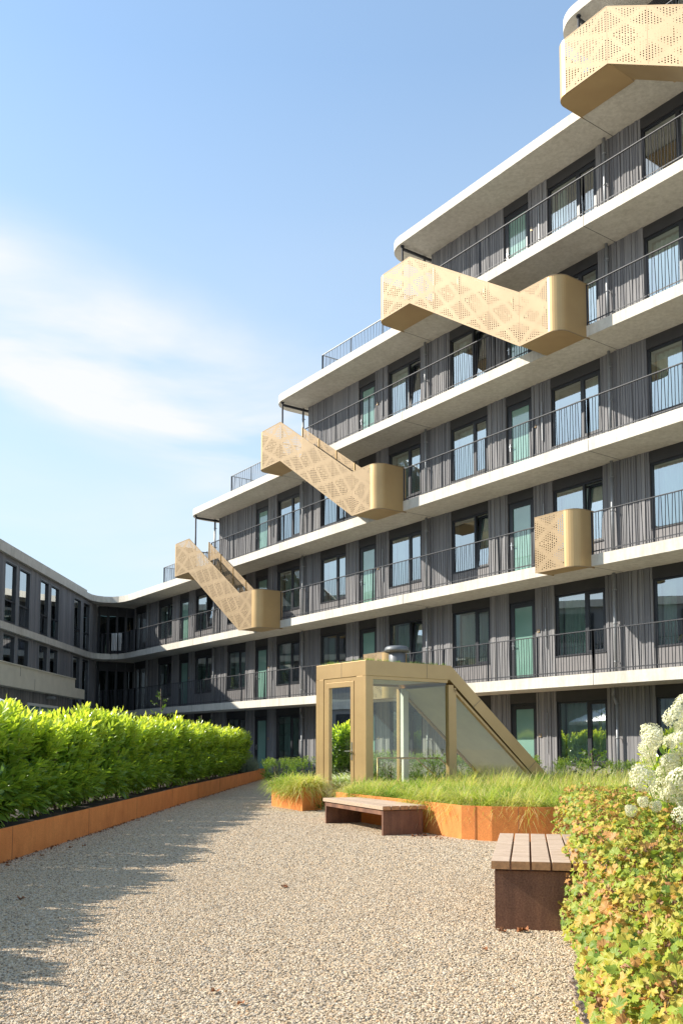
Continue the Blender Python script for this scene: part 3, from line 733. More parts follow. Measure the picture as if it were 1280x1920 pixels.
# single storey entrance building with its thick beige canopy
ext = empty('entrance_building', (-12.4, 36, 0), 0, 'single storey entrance block with a thick beige two-tier canopy and glazed doors', 'building')
def emb(): return MB(lambda x, y, z: (x+12.4, y-36, z))
DY = (35.15, 38.75)
mb = emb()
for y0, y1, z0, z1 in ((26, DY[0], 0, 3.3), (DY[1], 40.4, 0, 3.3), (DY[0], DY[1], 2.86, 3.3)):
    y = y0
    while y < y1-.01:
        e = min(y+random.uniform(.1, .17), y1); mb.box(-12.5, -12.35+random.uniform(0, .02), y+.004, e-.004, z0, z1, c=random.random()); y = e
mb.box(-13.5, -12.51, 26, 40.38, 0, 3.29, c=.4); mb.build('wall_cladding', MW, ext)
mb = emb(); mb.box(-13.4, -12.0, 26, 41.5, 3.3, 3.73); mb.build('canopy', MBEIGE, ext)
mb = emb(); mb.box(-13.4, -12.02, 26, 40.1, 3.731, 4.10); mb.box(-13.4, -11.98, 26, 40.12, 4.10, 4.14)
for y in (33.4,): mb.box(-12.02, -12.015, y, y+.02, 3.74, 4.09, 1)
for y in (34.9,): mb.box(-12.0, -11.996, y, y+.02, 3.31, 3.73, 1)
mb.build('canopy_parapet', [MBEIGE, MJOINT], ext)
mb = emb(); w = .1
mb.box(-12.45, -12.30, DY[0], DY[0]+w, 0, 2.86); mb.box(-12.45, -12.30, DY[1]-w, DY[1], 0, 2.86); mb.box(-12.45, -12.30, DY[0]+w, DY[1]-w, 2.76, 2.86); mb.box(-12.42, -12.34, 36.6, 36.7, 0, 2.76)
o = mb.build('door_frame', MWHITE, ext); mb = emb(); mb.face([(-12.38, DY[0]+w, .05), (-12.38, DY[1]-w, .05), (-12.38, DY[1]-w, 2.76), (-12.38, DY[0]+w, 2.76)]); mb.build('pane', MFROST, o)
mb = emb(); mb.box(-12.30, -12.0, 37.2, 37.45, 3.1, 3.2); mb.build('camera_housing', MPIPE, ext)

# ---------------- gold and glass pavilion ----------------
C0 = (.306, 17.08)
pav = empty('stair_pavilion', (C0[0], C0[1], 0), 0, 'champagne metal and glass garden pavilion with a door and sloping end over a stair', 'pavilion')
def PF(s, t_, z): return (U[0]*s+NN[0]*t_, U[1]*s+NN[1]*t_, z)
def pmb(): return MB(PF)
Wd = 1.66; T1 = 2.13; ZT = 2.805; ZB = 2.515
slope = (2.805-.61)/(4.88-2.13)
def zs(t_, z=ZT): return z-(t_-T1)*slope
mb = pmb(); mb.box(0, Wd, 0, T1, ZB, ZT); mb.build('roof', MPAV, pav, bevel=.006)
# seams on the fascia
mb = pmb(); mb.box(.78, .786, -.003, .01, ZB+.002, ZT-.001); mb.box(-.003, .01, 1.5, 1.506, ZB+.002, ZT-.001); mb.build('fascia_seam', MJOINT, pav)
# sloping roof: a slab with side fascias
te = 5.6; dz = .37
mb = pmb()
mb.mesh([(0, T1+.002, ZT), (Wd, T1+.002, ZT), (Wd, te, zs(te)), (0, te, zs(te)), (0, T1-.02, ZB-.002), (Wd, T1-.02, ZB-.002), (Wd, te, zs(te)-dz), (0, te, zs(te)-dz)],
        [(0, 1, 2, 3), (7, 6, 5, 4), (0, 3, 7, 4), (1, 5, 6, 2), (0, 4, 5, 1), (3, 2, 6, 7)])
mb.build('sloping_roof', MPAV, pav)
mb = pmb()
for t0 in (2.95, 4.55): mb.mesh([(-.003, t0, zs(t0)), (-.003, t0+.008, zs(t0+.008)), (-.003, t0-.22, zs(t0-.22)-dz+.02), (-.003, t0-.228, zs(t0-.228)-dz+.02)], [(0, 1, 2, 3)])
mb.build('fascia_seam', MJOINT, pav)
mb = pmb(); mb.box(.03, Wd-.03, .03, T1-.05, ZB-.02, ZB-.003)
mb.mesh([(.03, T1, zs(T1)-dz-.03), (Wd-.03, T1, zs(T1)-dz-.03), (Wd-.03, te, zs(te)-dz-.03), (.03, te, zs(te)-dz-.03)], [(0, 1, 2, 3)]); mb.build('ceiling', simple('ceiling_green', (.60, .57, .42), .7, var=.06), pav)
for s_, nm in ((0, 'near'), (Wd, 'far')):
    sg = 1 if s_ == 0 else -1
    a, b2 = sorted((s_, s_+sg*.10))
    mb = pmb(); mb.box(a, b2, .0 if s_ == 0 else 0, .12, 0, ZB-.001)
    a3, b3 = sorted((s_+sg*.01, s_+sg*.09))
    mb.box(a3, b3, .121, .18, .38, ZB-.001); mb.box(a3, b3, .18, 2.05, ZB-.06, ZB-.001); mb.box(a3, b3, .18, 2.05, .38, .46)
    mb.box(a, b2, 2.07, 2.20, .0, ZB-.10); mb.box(a3, b3, 2.205, 2.28, .38, 2.36)
    # sloping glazing bar
    mb.mesh([(x, t_, z) for x in (a3, b3) for (t_, z) in ((2.2, zs(2.2)-dz-.006), (te, zs(te)-dz-.006), (te, zs(te)-dz-.07), (2.2, zs(2.2)-dz-.07))],
            [(0, 1, 2, 3), (7, 6, 5, 4), (0, 4, 5, 1), (2, 6, 7, 3), (0, 3, 7, 4), (1, 5, 6, 2)])
    mb.build('side_frame', MPAV, pav)
    sm_ = s_+sg*.05
    mb = pmb(); mb.face([(sm_, .18, .46), (sm_, 2.05, .46), (sm_, 2.05, ZB-.06), (sm_, .18, ZB-.06)]); mb.build('pane', MGP2, pav)
    tz = T1+(ZT-dz-.07-.2)/slope
    mb = pmb(); mb.face([(sm_, 2.28, .2), (sm_, tz, .2), (sm_, 2.28, zs(2.28)-dz-.07)]); mb.build('pane', MGP2, pav)
# door side: posts, door and glass
mb = pmb(); mb.box(.101, .30, 0, .10, 0, ZB-.001); mb.box(1.40, Wd-.101, 0, .10, 0, ZB-.001); mb.build('door_post', MPAV, pav, bevel=.004)
mb = pmb(); ring(mb, .31, 1.39, .02, ZB-.003, .07, .012, .09); dfr = mb.build('door', MPAV, pav)
mb = pmb(); ring(mb, .385, 1.315, .095, ZB-.08, .105, .0, .07); mb.build('door_leaf_frame', MPAV, dfr, bevel=.004)
mb = pmb(); mb.face([(.48, .04, .2), (1.22, .04, .2), (1.22, .04, ZB-.18), (.48, .04, ZB-.18)]); mb.build('pane', MGP2, dfr)
mb = pmb(); mb.box(.425, .455, -.012, -.001, .93, 1.27); mb.bar(PF(.44, -.012, 1.10), PF(.44, -.05, 1.10), .018, n=8) if False else mb.box(.43, .45, -.05, -.012, 1.09, 1.11); mb.box(.43, .60, -.062, -.045, 1.09, 1.11); mb.build('handle', MSTEEL, dfr)
# stair well lining, back column, inside handrail
mb = pmb(); mb.box(.12, Wd-.12, .14, te-.2, -.005, .012); mb.build('floor', MSILL, pav)
mb = pmb(); mb.box(Wd-.22, Wd-.12, 2.08, 2.22, 0, ZB-.1); mb.build('inner_column', MWHITE, pav)
mb = pmb()
for s_ in (.45, 1.2):
    mb.bar((s_, 1.2, .02), (s_, 1.2, .95), .03, n=8); mb.bar((s_, 1.2, .95), (s_, 2.2, .95), .03, n=8); mb.bar((s_, 2.2, .95), (s_, 3.4, .1), .03, n=8)
mb.build('handrail', MPAV, pav)
# green roof: a low mat of sedum behind the parapet, and the vent
def ribbons(base, dirs, length, width, bend, seg=3, taper=True):
    """blades: base (N,3), dirs unit horiz+up (N,3), returns V, faces"""
    Nn = len(base); side = np.cross(dirs, np.array([[0, 0, 1.]])); side /= np.linalg.norm(side, axis=1, keepdims=True)+1e-9
    hor = dirs.copy(); hor[:, 2] = 0; hor /= np.linalg.norm(hor, axis=1, keepdims=True)+1e-9
    V = []
    p = base.copy(); d = dirs.copy()
    for i in range(seg+1):
        t_ = i/seg; w = width*(1-t_**1.5*.92)/2
        V.append(p-side*w[:, None]); V.append(p+side*w[:, None])
        d = d+hor*(bend[:, None]*(.35+t_*.9)/seg)-np.array([[0, 0, 1.]])*(bend[:, None]*(.5+t_*1.6)/seg); d /= np.linalg.norm(d, axis=1, keepdims=True)
        p = p+d*(length[:, None]/seg)
    V = np.stack(V, 1); n = 2*(seg+1)
    off = (np.arange(Nn)*n)[:, None, None]
    f = np.array([[2*i, 2*i+1, 2*i+3, 2*i+2] for i in range(seg)])
    return V.reshape(-1, 3), [(f[None]+off).reshape(-1, 4)], np.repeat(np.arange(Nn), n)
def blades_obj(name, pts, per, lmin, lmax, wid, spread, mat_, colr, seed=0, bend=(.5, 1.3), parent=None, lean=.55, dry=.15, **kw):
    r = np.random.default_rng(seed); pts = np.array(pts); Nn = len(pts)*per
    b = np.repeat(pts, per, 0)+np.concatenate([r.normal(0, spread, (Nn, 2)), np.zeros((Nn, 1))], 1)
    az = r.uniform(0, 2*pi, Nn); le = np.abs(r.normal(0, lean, Nn))+.08
    d = np.stack([np.cos(az)*np.sin(le), np.sin(az)*np.sin(le), np.cos(le)], 1)
    cl = np.repeat(r.uniform(.85, 1.15, len(pts)), per)
    V, Fs, idx = ribbons(b, d, r.uniform(lmin, lmax, Nn)*cl, np.full(Nn, wid)*r.uniform(.6, 1.2, Nn), r.uniform(bend[0], bend[1], Nn))
    c = np.repeat(r.uniform(colr[0], colr[1], len(pts)), per)+r.normal(0, .10, Nn)
    dr = r.random(Nn) < dry; c[dr] = r.uniform(.75, 1, dr.sum())
    me = npmesh(name, V, Fs, np.clip(c, 0, 1)[idx]); o = link(name, me, parent, mat_); tag(o, **kw); return o
def pin(poly, x, y):
    c = False; j = len(poly)-1
    for i in range(len(poly)):
        if (poly[i][1] > y) != (poly[j][1] > y) and x < (poly[j][0]-poly[i][0])*(y-poly[i][1])/(poly[j][1]-poly[i][1])+poly[i][0]: c = not c
        j = i
    return c
def scatter(poly, n, z, seed, mind=0):
    r = random.Random(seed); xs = [p[0] for p in poly]; ys = [p[1] for p in poly]; out = []
    tries = 0
    while len(out) < n and tries < n*60:
        tries += 1; x = r.uniform(min(xs), max(xs)); y = r.uniform(min(ys), max(ys))
        if pin(poly, x, y) and (not mind or all((x-q[0])**2+(y-q[1])**2 > mind*mind for q in out)): out.append((x, y, z))
    return out
rp = [PF(a, c_, 0)[:2] for a, c_ in ((.05, .05), (Wd-.05, .05), (Wd-.05, T1-.1), (.05, T1-.1))]
o = blades_obj('sedum', scatter(rp, 260, ZT, 5), 14, .03, .09, .008, .03, MSH, (.3, .9), 9, (.1, .5), pav, dry=.35, kind='stuff')
mb = MB(); vx, vy, _ = PF(.62, 1.25, 0)
mb.lathe(vx, vy, [(.165, ZT-.01), (.165, ZT+.26), (.15, ZT+.27)], 24)
mb.lathe(vx, vy, [(.20, ZT+.26), (.25, ZT+.285), (.26, ZT+.30), (.235, ZT+.36), (.20, ZT+.385), (0.0, ZT+.40)], 24)
for q in range(24):
    a = 2*pi*q/24; mb.bar((vx+.16*cos(a), vy+.16*sin(a), ZT+.25), (vx+.24*cos(a), vy+.24*sin(a), ZT+.275), .012)
mb.build('roof_vent', simple('vent_grey', (.13, .14, .15), .5, .2, var=.15), pav)

# ---------------- corten planters ----------------
def wallpoly(mb, pts, z0, z1, th, m=0, close=False):
    n = len(pts); rngs = range(n if close else n-1)
    off = []
    for i in range(n):
        p = Vector(pts[i]); 
        a = Vector(pts[i-1]) if (i > 0 or close) else None; b_ = Vector(pts[(i+1) % n]) if (i < n-1 or close) else None
        d1 = (p-a).normalized() if a is not None else None; d2 = (b_-p).normalized() if b_ is not None else None
        if d1 is None: d1 = d2
        if d2 is None: d2 = d1
        nn = Vector((-(d1.y+d2.y), d1.x+d2.x)).normalized(); k = 1/max(.35, nn.dot(Vector((-d1.y, d1.x)))); off.append(p+nn*th*k)
    for i in rngs:
        j = (i+1) % n; a, b_, c_, d = Vector(pts[i]), Vector(pts[j]), off[j], off[i]
        mb.mesh([(a.x, a.y, z0), (b_.x, b_.y, z0), (c_.x, c_.y, z0), (d.x, d.y, z0), (a.x, a.y, z1), (b_.x, b_.y, z1), (c_.x, c_.y, z1), (d.x, d.y, z1)],
                [(0, 1, 5, 4), (2, 3, 7, 6), (4, 5, 6, 7), (0, 3, 2, 1), (0, 4, 7, 3), (1, 2, 6, 5)], m)
pl = empty('corten_planter', (-3.5, 20, 0), 0, 'long low orange corten edging wall holding the laurel hedge bed', 'planter')
def lmb(): return MB(lambda x, y, z: (x+3.5, y-20, z))
LP = [(-3.60, 1.0), (-3.56, 8.0), (-3.50, 14), (-3.45, 20), (-3.28, 28), (-3.12, 34.2), (-5.5, 35.0), (-7.0, 35.2)]
mb = lmb(); wallpoly(mb, LP, -.005, .355, .012); mb.build('corten_wall', MCO, pl)
mb = lmb()
for y in (7.2, 9.75, 12.5, 15.2, 18.1, 21, 24, 27, 30, 33):
    for i in range(len(LP)-1):
        if LP[i][1] <= y <= LP[i+1][1]:
            k = (y-LP[i][1])/(LP[i+1][1]-LP[i][1]); x = LP[i][0]+(LP[i+1][0]-LP[i][0])*k; break
    mb.box(x-.01, x+.002, y-.003, y+.003, .0, .353)
mb.build('weld_seam', MCD, pl)
mb = MB(); 
nx, ny = 14, 160
V = []; 
for j in range(ny+1):
    for i in range(nx+1):
        y = 1+33.4*j/ny; x0 = -3.62+.45*max(0, (y-14)/20)**1.3; V.append((x0-2.9*i/nx, y, .25+.05*(rng.random()-.5)+.03*sin(i*.9)))
mb.mesh(V, [(j*(nx+1)+i, j*(nx+1)+i+1, (j+1)*(nx+1)+i+1, (j+1)*(nx+1)+i) for j in range(ny) for i in range(nx)], smooth=True)
mb.build('hedge_soil', MSOIL, kind='structure')
# small planter left of the pavilion
SP = [(-.86, 16.94), (-.52, 17.32), (-.98, 18.72), (-1.55, 18.42)]
sp = MB(); 
spo = empty('corten_planter', (-1, 17.8, 0), 0, 'small square orange corten planter of grass left of the pavilion door', 'planter')
mb = MB(lambda x, y, z: (x+1, y-17.8, z)); wallpoly(mb, SP, -.005, .435, .012, close=True); mb.build('corten_wall', MCO, spo)
mb = MB(lambda x, y, z: (x+1, y-17.8, z)); q = [(-.87, 16.97), (-.54, 17.32), (-.98, 18.70), (-1.53, 18.41)]; mb.prism(q, .3, .39); mb.build('planter_soil', MSOIL, spo)
# big planter around the pavilion
RP = [(C0[0]+U[0]*.30, C0[1]+U[1]*.30-.03), (-.22, 15.35), (.20, 14.45), (.95, 12.95), (1.44, 11.90), (1.80, 11.70), (2.45, 11.55), (5.0, 11.3), (9.5, 10.6)]
rpo = empty('corten_planter', (1.4, 12, 0), 0, 'large angular orange corten planter of long grass wrapping the pavilion', 'planter')
mb = MB(lambda x, y, z: (x-1.4, y-12, z)); wallpoly(mb, RP[1:], -.005, .435, .012); mb.build('corten_wall', MCO, rpo)
mb = MB(lambda x, y, z: (x-1.4, y-12, z))
for k_ in (.25, .62):
    x = 1.44+(1.8-1.44)*k_; y = 11.9-.2*k_
for (x, y) in ((1.60, 11.805), (2.12, 11.62), (3.1, 11.48)): mb.box(x-.002, x+.002, y-.006, y+.002, 0, .433)
mb.build('weld_seam', MCD, rpo)
BED = RP[1:]+[(9.5, 26), (4.0, 26.5), (-1.2, 25.5), (-1.0, 19.6)]
mb = MB(); bs = [p for p in RP[1:]]+[(9.5, 22), (4.9, 20.4), (.45, 17.05)]
mb.prism([(x+.02, y+.03) for x, y in bs], .05, .37); mb.build('bed_soil', MSOIL, kind='structure')
# back bed behind the pavilion
mb = MB(); mb.prism([(-1.1, 20.2), (1.2, 21.3), (8, 20.5), (9.5, 22.5), (3.5, 24.3), (-1.5, 24.8)], .05, .3); mb.build('back_bed_soil', MSOIL, kind='structure')

# ---------------- grasses ----------------
blades_obj('ornamental_grass', scatter([(x*.94-.06, y*.985+.27) for x, y in SP], 22, .37, 3, .12), 260, .30, .56, .014, .06, MGR, (.1, .75), 11, (.9, 2.4), lean=.7, kind='stuff', label='tufts of lime green sedge spilling over the small square planter', cat='grass')
front = [(-.10, 15.45), (.32, 14.45), (1.02, 13.05), (1.50, 12.05), (1.85, 11.85), (2.5, 11.72), (3.6, 11.6), (3.9, 13.2), (2.2, 14.2), (1.2, 16.6), (.45, 17.0)]
blades_obj('ornamental_grass', scatter(front, 110, .36, 4, .20), 380, .27, .52, .0115, .055, MGR, (.0, .75), 12, (.8, 2.6), lean=.8, kind='stuff', label='tufts of lime green sedge along the front of the large planter', cat='grass')
back = [(1.2, 16.7), (2.2, 14.2), (3.9, 13.0), (6.5, 12.6), (8.5, 15), (7.5, 19.5), (5.2, 19.8), (3.0, 18.2)]
blades_obj('ornamental_grass', scatter(back, 230, .36, 6, .18), 120, .25, .55, .013, .10, MGR, (.25, .75), 13, (.3, 1.2), kind='stuff', label='loose greyish green grasses filling the bed right of the sloping roof', cat='grass', dry=.3)

# ---------------- leafy shrubs ----------------
def laurel_template():
    # base, 3 cross sections, tip: folded, slightly arched leaf of length 1
    st = [(0, .0, 0), (.25, .13, .02), (.6, .165, .035), (.85, .09, .02), (1.0, 0, -.03)]
    V = [(0, 0, 0)]
    for (l, w, h) in st[1:4]: V += [(-w, .03, l), (0, h-.02, l), (w, .03, l)]
    V.append((0, -.05, 1.0)); V = np.array(V)
    T = np.array([(0, 1, 2), (0, 2, 3), (7, 10, 8), (8, 10, 9)]); Q = np.array([(1, 4, 5, 2), (2, 5, 6, 3), (4, 7, 8, 5), (5, 8, 9, 6)])
    return V, [T, Q]
LT = laurel_template()
def leafy(name, seed, nsh, per, rx, ry, h, z0, lsize, up=.7, shl=.34, top=0, core=500, colbias=0.0, tmpl=LT, sq=.55):
    r = np.random.default_rng(seed)
    # shoot origins on a rounded box
    k = int(nsh*1.0); th = r.uniform(0, 2*pi, k); ph = np.arcsin(r.uniform(-.97, 1, k))
    d = np.stack([np.cos(ph)*np.cos(th), np.cos(ph)*np.sin(th), np.sin(ph)], 1)
    sup = np.sign(d)*np.abs(d)**sq
    c = np.array([0, 0, z0+h*.5]); p = sup*np.array([rx, ry, h*.5])*r.uniform(.70, 1.0, (k, 1))+c
    nrm = d+np.array([[0, 0, up]]); nrm += r.normal(0, .22, nrm.shape); nrm /= np.linalg.norm(nrm, axis=1, keepdims=True)
    hh = np.clip((p[:, 2]-z0)/h, 0, 1)
    p = p-nrm*shl*.6
    Lp = []; Ld = []; Ls = []; Lc = []
    for i in range(per):
        t_ = (i+.5)/per
        q = p+nrm*shl*t_*r.uniform(.9, 1.1, (k, 1))
        az = i*2.4+r.uniform(0, 1, k)*.7+th*3
        B = basis(nrm); side = B[:, :, 0]*np.cos(az)[:, None]+B[:, :, 1]*np.sin(az)[:, None]
        op = (1.15-.75*t_)
        dd = side*np.sin(op)+nrm*np.cos(op)
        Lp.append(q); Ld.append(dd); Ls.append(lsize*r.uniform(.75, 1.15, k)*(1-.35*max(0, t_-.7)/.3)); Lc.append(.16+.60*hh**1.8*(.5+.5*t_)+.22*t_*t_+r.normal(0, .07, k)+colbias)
    # inner leaves
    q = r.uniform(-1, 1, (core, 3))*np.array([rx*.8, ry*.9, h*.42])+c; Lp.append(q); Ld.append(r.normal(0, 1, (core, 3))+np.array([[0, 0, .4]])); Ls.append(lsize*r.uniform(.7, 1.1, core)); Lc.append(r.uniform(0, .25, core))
    P_ = np.concatenate(Lp); D_2 = np.concatenate(Ld); S_ = np.concatenate(Ls); C_ = np.concatenate(Lc)
    D_2 /= np.linalg.norm(D_2, axis=1, keepdims=True)
    M = basis(D_2, r.normal(0, .5, len(P_))+0.0)
    V, G = instance(tmpl[0], tmpl[1], M, P_, S_)
    return npmesh(name, V, G, np.repeat(np.clip(C_, 0, 1), len(tmpl[0])))
def stems(name, seed, n, rx, ry, h, z0):
    r = random.Random(seed); mb = MB()
    for i in range(n):
        a = r.uniform(0, 6.28); x, y = .12*cos(a), .12*sin(a); p = Vector((x, y, 0)); q = Vector((rx*.7*cos(a)*r.uniform(.4, 1), ry*.7*sin(a)*r.uniform(.4, 1), z0+h*r.uniform(.6, .85)))
        m_ = (p+q)/2+Vector((r.uniform(-.06, .06), r.uniform(-.06, .06), 0)); mb.bar(p, m_, .022, n=6); mb.bar(m_, q, .013, n=6)
    return mb.make(name)
lau = []
for v in range(5):
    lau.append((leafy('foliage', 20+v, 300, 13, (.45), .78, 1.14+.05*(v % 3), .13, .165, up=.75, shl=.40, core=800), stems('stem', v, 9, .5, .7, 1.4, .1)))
    lau[-1][0].materials.append(ML); lau[-1][1].materials.append(MBR)
y = 2.6; i = 0
while y < 33.8:
    v = lau[(i*3+1) % 5]; xo = -4.33+.30*max(0, (y-18)/16)
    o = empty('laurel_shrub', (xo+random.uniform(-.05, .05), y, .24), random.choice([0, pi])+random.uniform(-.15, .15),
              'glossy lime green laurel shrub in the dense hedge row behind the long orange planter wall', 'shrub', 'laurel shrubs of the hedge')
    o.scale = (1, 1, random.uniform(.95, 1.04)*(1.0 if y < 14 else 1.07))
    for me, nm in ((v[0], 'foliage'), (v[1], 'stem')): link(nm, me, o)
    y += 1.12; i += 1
# soft shrubs behind the pavilion
SMT = (LT[0]*np.array([1, 1, 1]), LT[1])
shr = [leafy('foliage', 60+v, 260, 12, .55, .55, .75, .02, .06, up=.9, shl=.22, core=500, colbias=.1) for v in range(2)]
for s_ in shr: s_.materials.append(MSH)
stm = stems('stem', 77, 8, .4, .4, .6, .05); stm.materials.append(MBR)
for i, (x, y, k_) in enumerate([(-.9, 21.3, .9), (.1, 21.6, 1.0), (1.1, 22.0, 1.05), (2.1, 22.4, .95), (3.1, 22.3, 1.0), (4.1, 22.0, .9), (-1.9, 24.5, .8), (5.2, 21.4, .85), (6.2, 20.9, .8), (7.2, 20.3, .8)]):
    o = empty('garden_shrub', (x, y, .25), i*1.3, 'fine-leaved green shrub in the bed behind the glass pavilion', 'shrub', 'shrubs in the back bed'); o.scale = (k_, k_, k_)
    link('foliage', shr[i % 2], o); link('stem', stm, o)
# silver bush at the end of the long planter
lavb = empty('lavender_bush', (-3.75, 32.2, .28), 0, 'small silvery green bush at the far end of the long orange planter', 'shrub')
o = blades_obj('foliage', scatter([(-.45, -.6), (.45, -.6), (.45, .6), (-.45, .6)], 40, 0, 8, .1), 60, .35, .62, .014, .05, MLAV, (.2, .9), 21, (.0, .35), lavb, lean=.5, dry=0)
# weed beside the small planter
wd = empty('weed', (-.55, 17.12, 0), 0, 'small weed growing from the gravel against the pavilion foot', 'plant'); w_ = leafy('foliage', 90, 26, 8, .07, .07, .22, .03, .035, core=10); w_.materials.append(MSH); link('foliage', w_, wd)
# thin saplings
def sapling(x, y, h, label, seed):
    o = empty('sapling', (x, y, 0), 0, label, 'tree'); r = np.random.default_rng(seed); mb = MB(); P_ = []; D2 = []
    mb.bar((0, 0, 0), (.03, 0, h*.6), .03, n=6); mb.bar((.03, 0, h*.6), (0, 0, h), .016, n=6)
    for i in range(16):
        z = h*(.45+.5*i/16); a = i*2.4; l = .42*(1-.5*i/16); e = Vector((l*cos(a), l*sin(a), z+l*.5)); mb.bar((0.01, 0, z), e, .009, n=5)
        for k_ in range(11):
            f = r.uniform(.25, 1.05); P_.append((e[0]*f, e[1]*f, z+(e[2]-z)*f)); D2.append((e[0]+r.normal(0, .3), e[1]+r.normal(0, .3), .2+r.normal(0, .3)))
    mb.build('trunk', MBR, o)
    P_ = np.array(P_); D2 = np.array(D2); D2 /= np.linalg.norm(D2, axis=1, keepdims=True)
    V, G = instance(LT[0]*np.array([1.5, 1, 1]), LT[1], basis(D2, r.uniform(0, 3, len(P_))), P_, r.uniform(.05, .085, len(P_)))
    me = npmesh('crown', V, G, np.repeat(r.uniform(0, .5, len(P_)), len(LT[0]))); link('crown', me, o, MSH)
sapling(-5.15, 25, 2.75, 'thin dark sapling poking up above the hedge in front of the shaded corner', 3)
sapling(-4.35, 27, 2.1, 'short sapling with sparse leaves just above the hedge, right of the taller one', 4)
sapling(4.6, 17.5, 1.12, 'tiny sapling standing in the grasses in front of the ground floor window', 5)

# ---------------- foreground cranesbill ground cover ----------------
def palmate(curl, seed):
    r = np.random.default_rng(seed); V = [(0, 0, 0)]; lob = 7; out = []
    for i in range(lob):
        a = -2.35+4.7*i/(lob-1); ln = .5*(1-.22*abs(i-3)/3)
        for (da, rr) in ((-.37, .74), (-.27, .90), (-.17, .86), (-.08, 1.0), (0, .95), (.08, 1.0), (.17, .87), (.27, .91)):
            out.append((a+da, ln*rr*r.uniform(.94, 1.06)))
    out.append((2.35+.3, .2))
    for a, rr in out:
        x = rr*sin(a); y = rr*cos(a)+0.0; z = curl*(rr/.5)**2*.5*(.6+.4*sin(a*3+seed))+r.normal(0, .012+abs(curl)*.05)
        k_ = 1-abs(curl)*.55*(rr/.5); V.append((x*k_, z, y*k_))
    V = np.array(V); n = len(out); T = np.array([(0, i+1, i+2) for i in range(n-1)])
    return V, [T]
PAL = [palmate(.25, 1), palmate(-.40, 2), palmate(.55, 3), palmate(1.0, 4), palmate(-1.25, 5)]
def edge_x(y):      # left edge of the leaf mass
    pts = [(2.2, .66), (3.0, .78), (4.2, 1.06), (5.2, 1.30), (6.3, 1.42), (7.5, 1.74), (8.6, 2.05), (10.5, 2.35), (12, 2.6)]
    for (a, xa), (b_, xb) in zip(pts, pts[1:]):
        if a <= y <= b_: return xa+(xb-xa)*(y-a)/(b_-a)
    return pts[0][1] if y < pts[0][0] else pts[-1][1]
def canopy(x, y):
    e = x-edge_x(y); top = .40+.055*(y-2.5) if y < 8 else .70
    top = min(top, .72)+.04*sin(x*5+y*3)+.03*sin(y*7-x*4)
    if e < .22: top *= max(0, 1-((.22-e)/.26)**2)**.5 if e > -.04 else 0
    return top
r = random.Random(5); Ls = []
for (y0, y1, xw, n_) in ((2.2, 4.2, 1.6, 5600), (4.2, 7, 2.6, 8000), (7, 11.2, 4.0, 8500)):
    for i in range(n_):
        y = r.uniform(y0, y1); e = edge_x(y); x = e-.03+(xw)*r.random()**1.25
        c = canopy(x, y)
        if c <= 0.02: continue
        fr_ = r.random(); z = c*(1-.0*fr_)-r.random()**2*.24
        if x-e < .28 and r.random() < .55: z = r.uniform(.03, c)
        if z < .02: continue
        if x*x+y*y < 2.0: continue
        Ls.append((x, y, z, x-e))
LsA = np.array(Ls); nl = len(LsA); rg = np.random.default_rng(3)
cl = np.array([.5+.5*sin(p[0]*3.1+sin(p[1]*2.3)*2)*cos(p[1]*2.7+p[0]) for p in Ls])
cval = np.clip(rg.beta(1.4, 1.9, nl)*.92+.10*(cl-.5)+np.where(rg.random(nl) < .24, .45, 0)+.04*np.clip((LsA[:, 1]-6)/5, 0, 1), 0, 1)
nrmv = np.stack([-.5*np.clip(.35-LsA[:, 3], 0, .35)/.35*2.2-.25+rg.normal(0, .62, nl), -.55+rg.normal(0, .62, nl), np.full(nl, 1.0)], 1)
parts = []; cols = []
kind = np.where(cval > .72, rg.choice([3, 4, 4], nl), rg.choice([0, 1, 2], nl))
for k_ in range(5):
    ix = np.where(kind == k_)[0]
    if not len(ix): continue
    nv = nrmv[ix]; nv /= np.linalg.norm(nv, axis=1, keepdims=True)
    # leaf plane: template normal is y -> build matrix columns (x, y=normal, z=in-plane dir)
    B = basis(nv, rg.uniform(0, 2*pi, len(ix))); M = np.stack([B[:, :, 0], B[:, :, 2], B[:, :, 1]], 2)
    sz = rg.uniform(.042, .105, len(ix))*(.62 if k_ >= 3 else 1)*np.where(LsA[ix, 1] > 7, .9, 1)
    parts.append(instance(PAL[k_][0], PAL[k_][1], M, LsA[ix, :3], sz)); cols.append(np.repeat(cval[ix], len(PAL[k_][0])))
V, G = join(parts); me = npmesh('ground_cover', V, G, np.concatenate(cols)); link('ground_cover', me, None, MGER)
tag(bpy.data.objects['ground_cover'], 'lime, yellow and rusty brown lobed leaves of cranesbill filling the right foreground bed', 'ground cover', kind='stuff')
# stems and soil under the leaves
st_pts = [(p[0], p[1], 0) for p in Ls[::9] if p[3] > .2]
blades_obj('dry_stems', st_pts, 4, .15, .5, .005, .03, MGR, (.7, 1), 31, (.1, .6), dry=.6, kind='stuff', label='dry straw coloured stems among the cranesbill leaves', cat='stems')
mb = MB(); mb.prism([(edge_x(2.2)+.12, 1.5), (edge_x(4.2)+.12, 4.2), (edge_x(6.3)+.12, 6.3), (edge_x(8.6)+.12, 8.6), (2.6, 11.4), (9, 10.6), (9, 1.5)], .001, .10); mb.build('foreground_bed_soil', MSOIL, kind='structure')

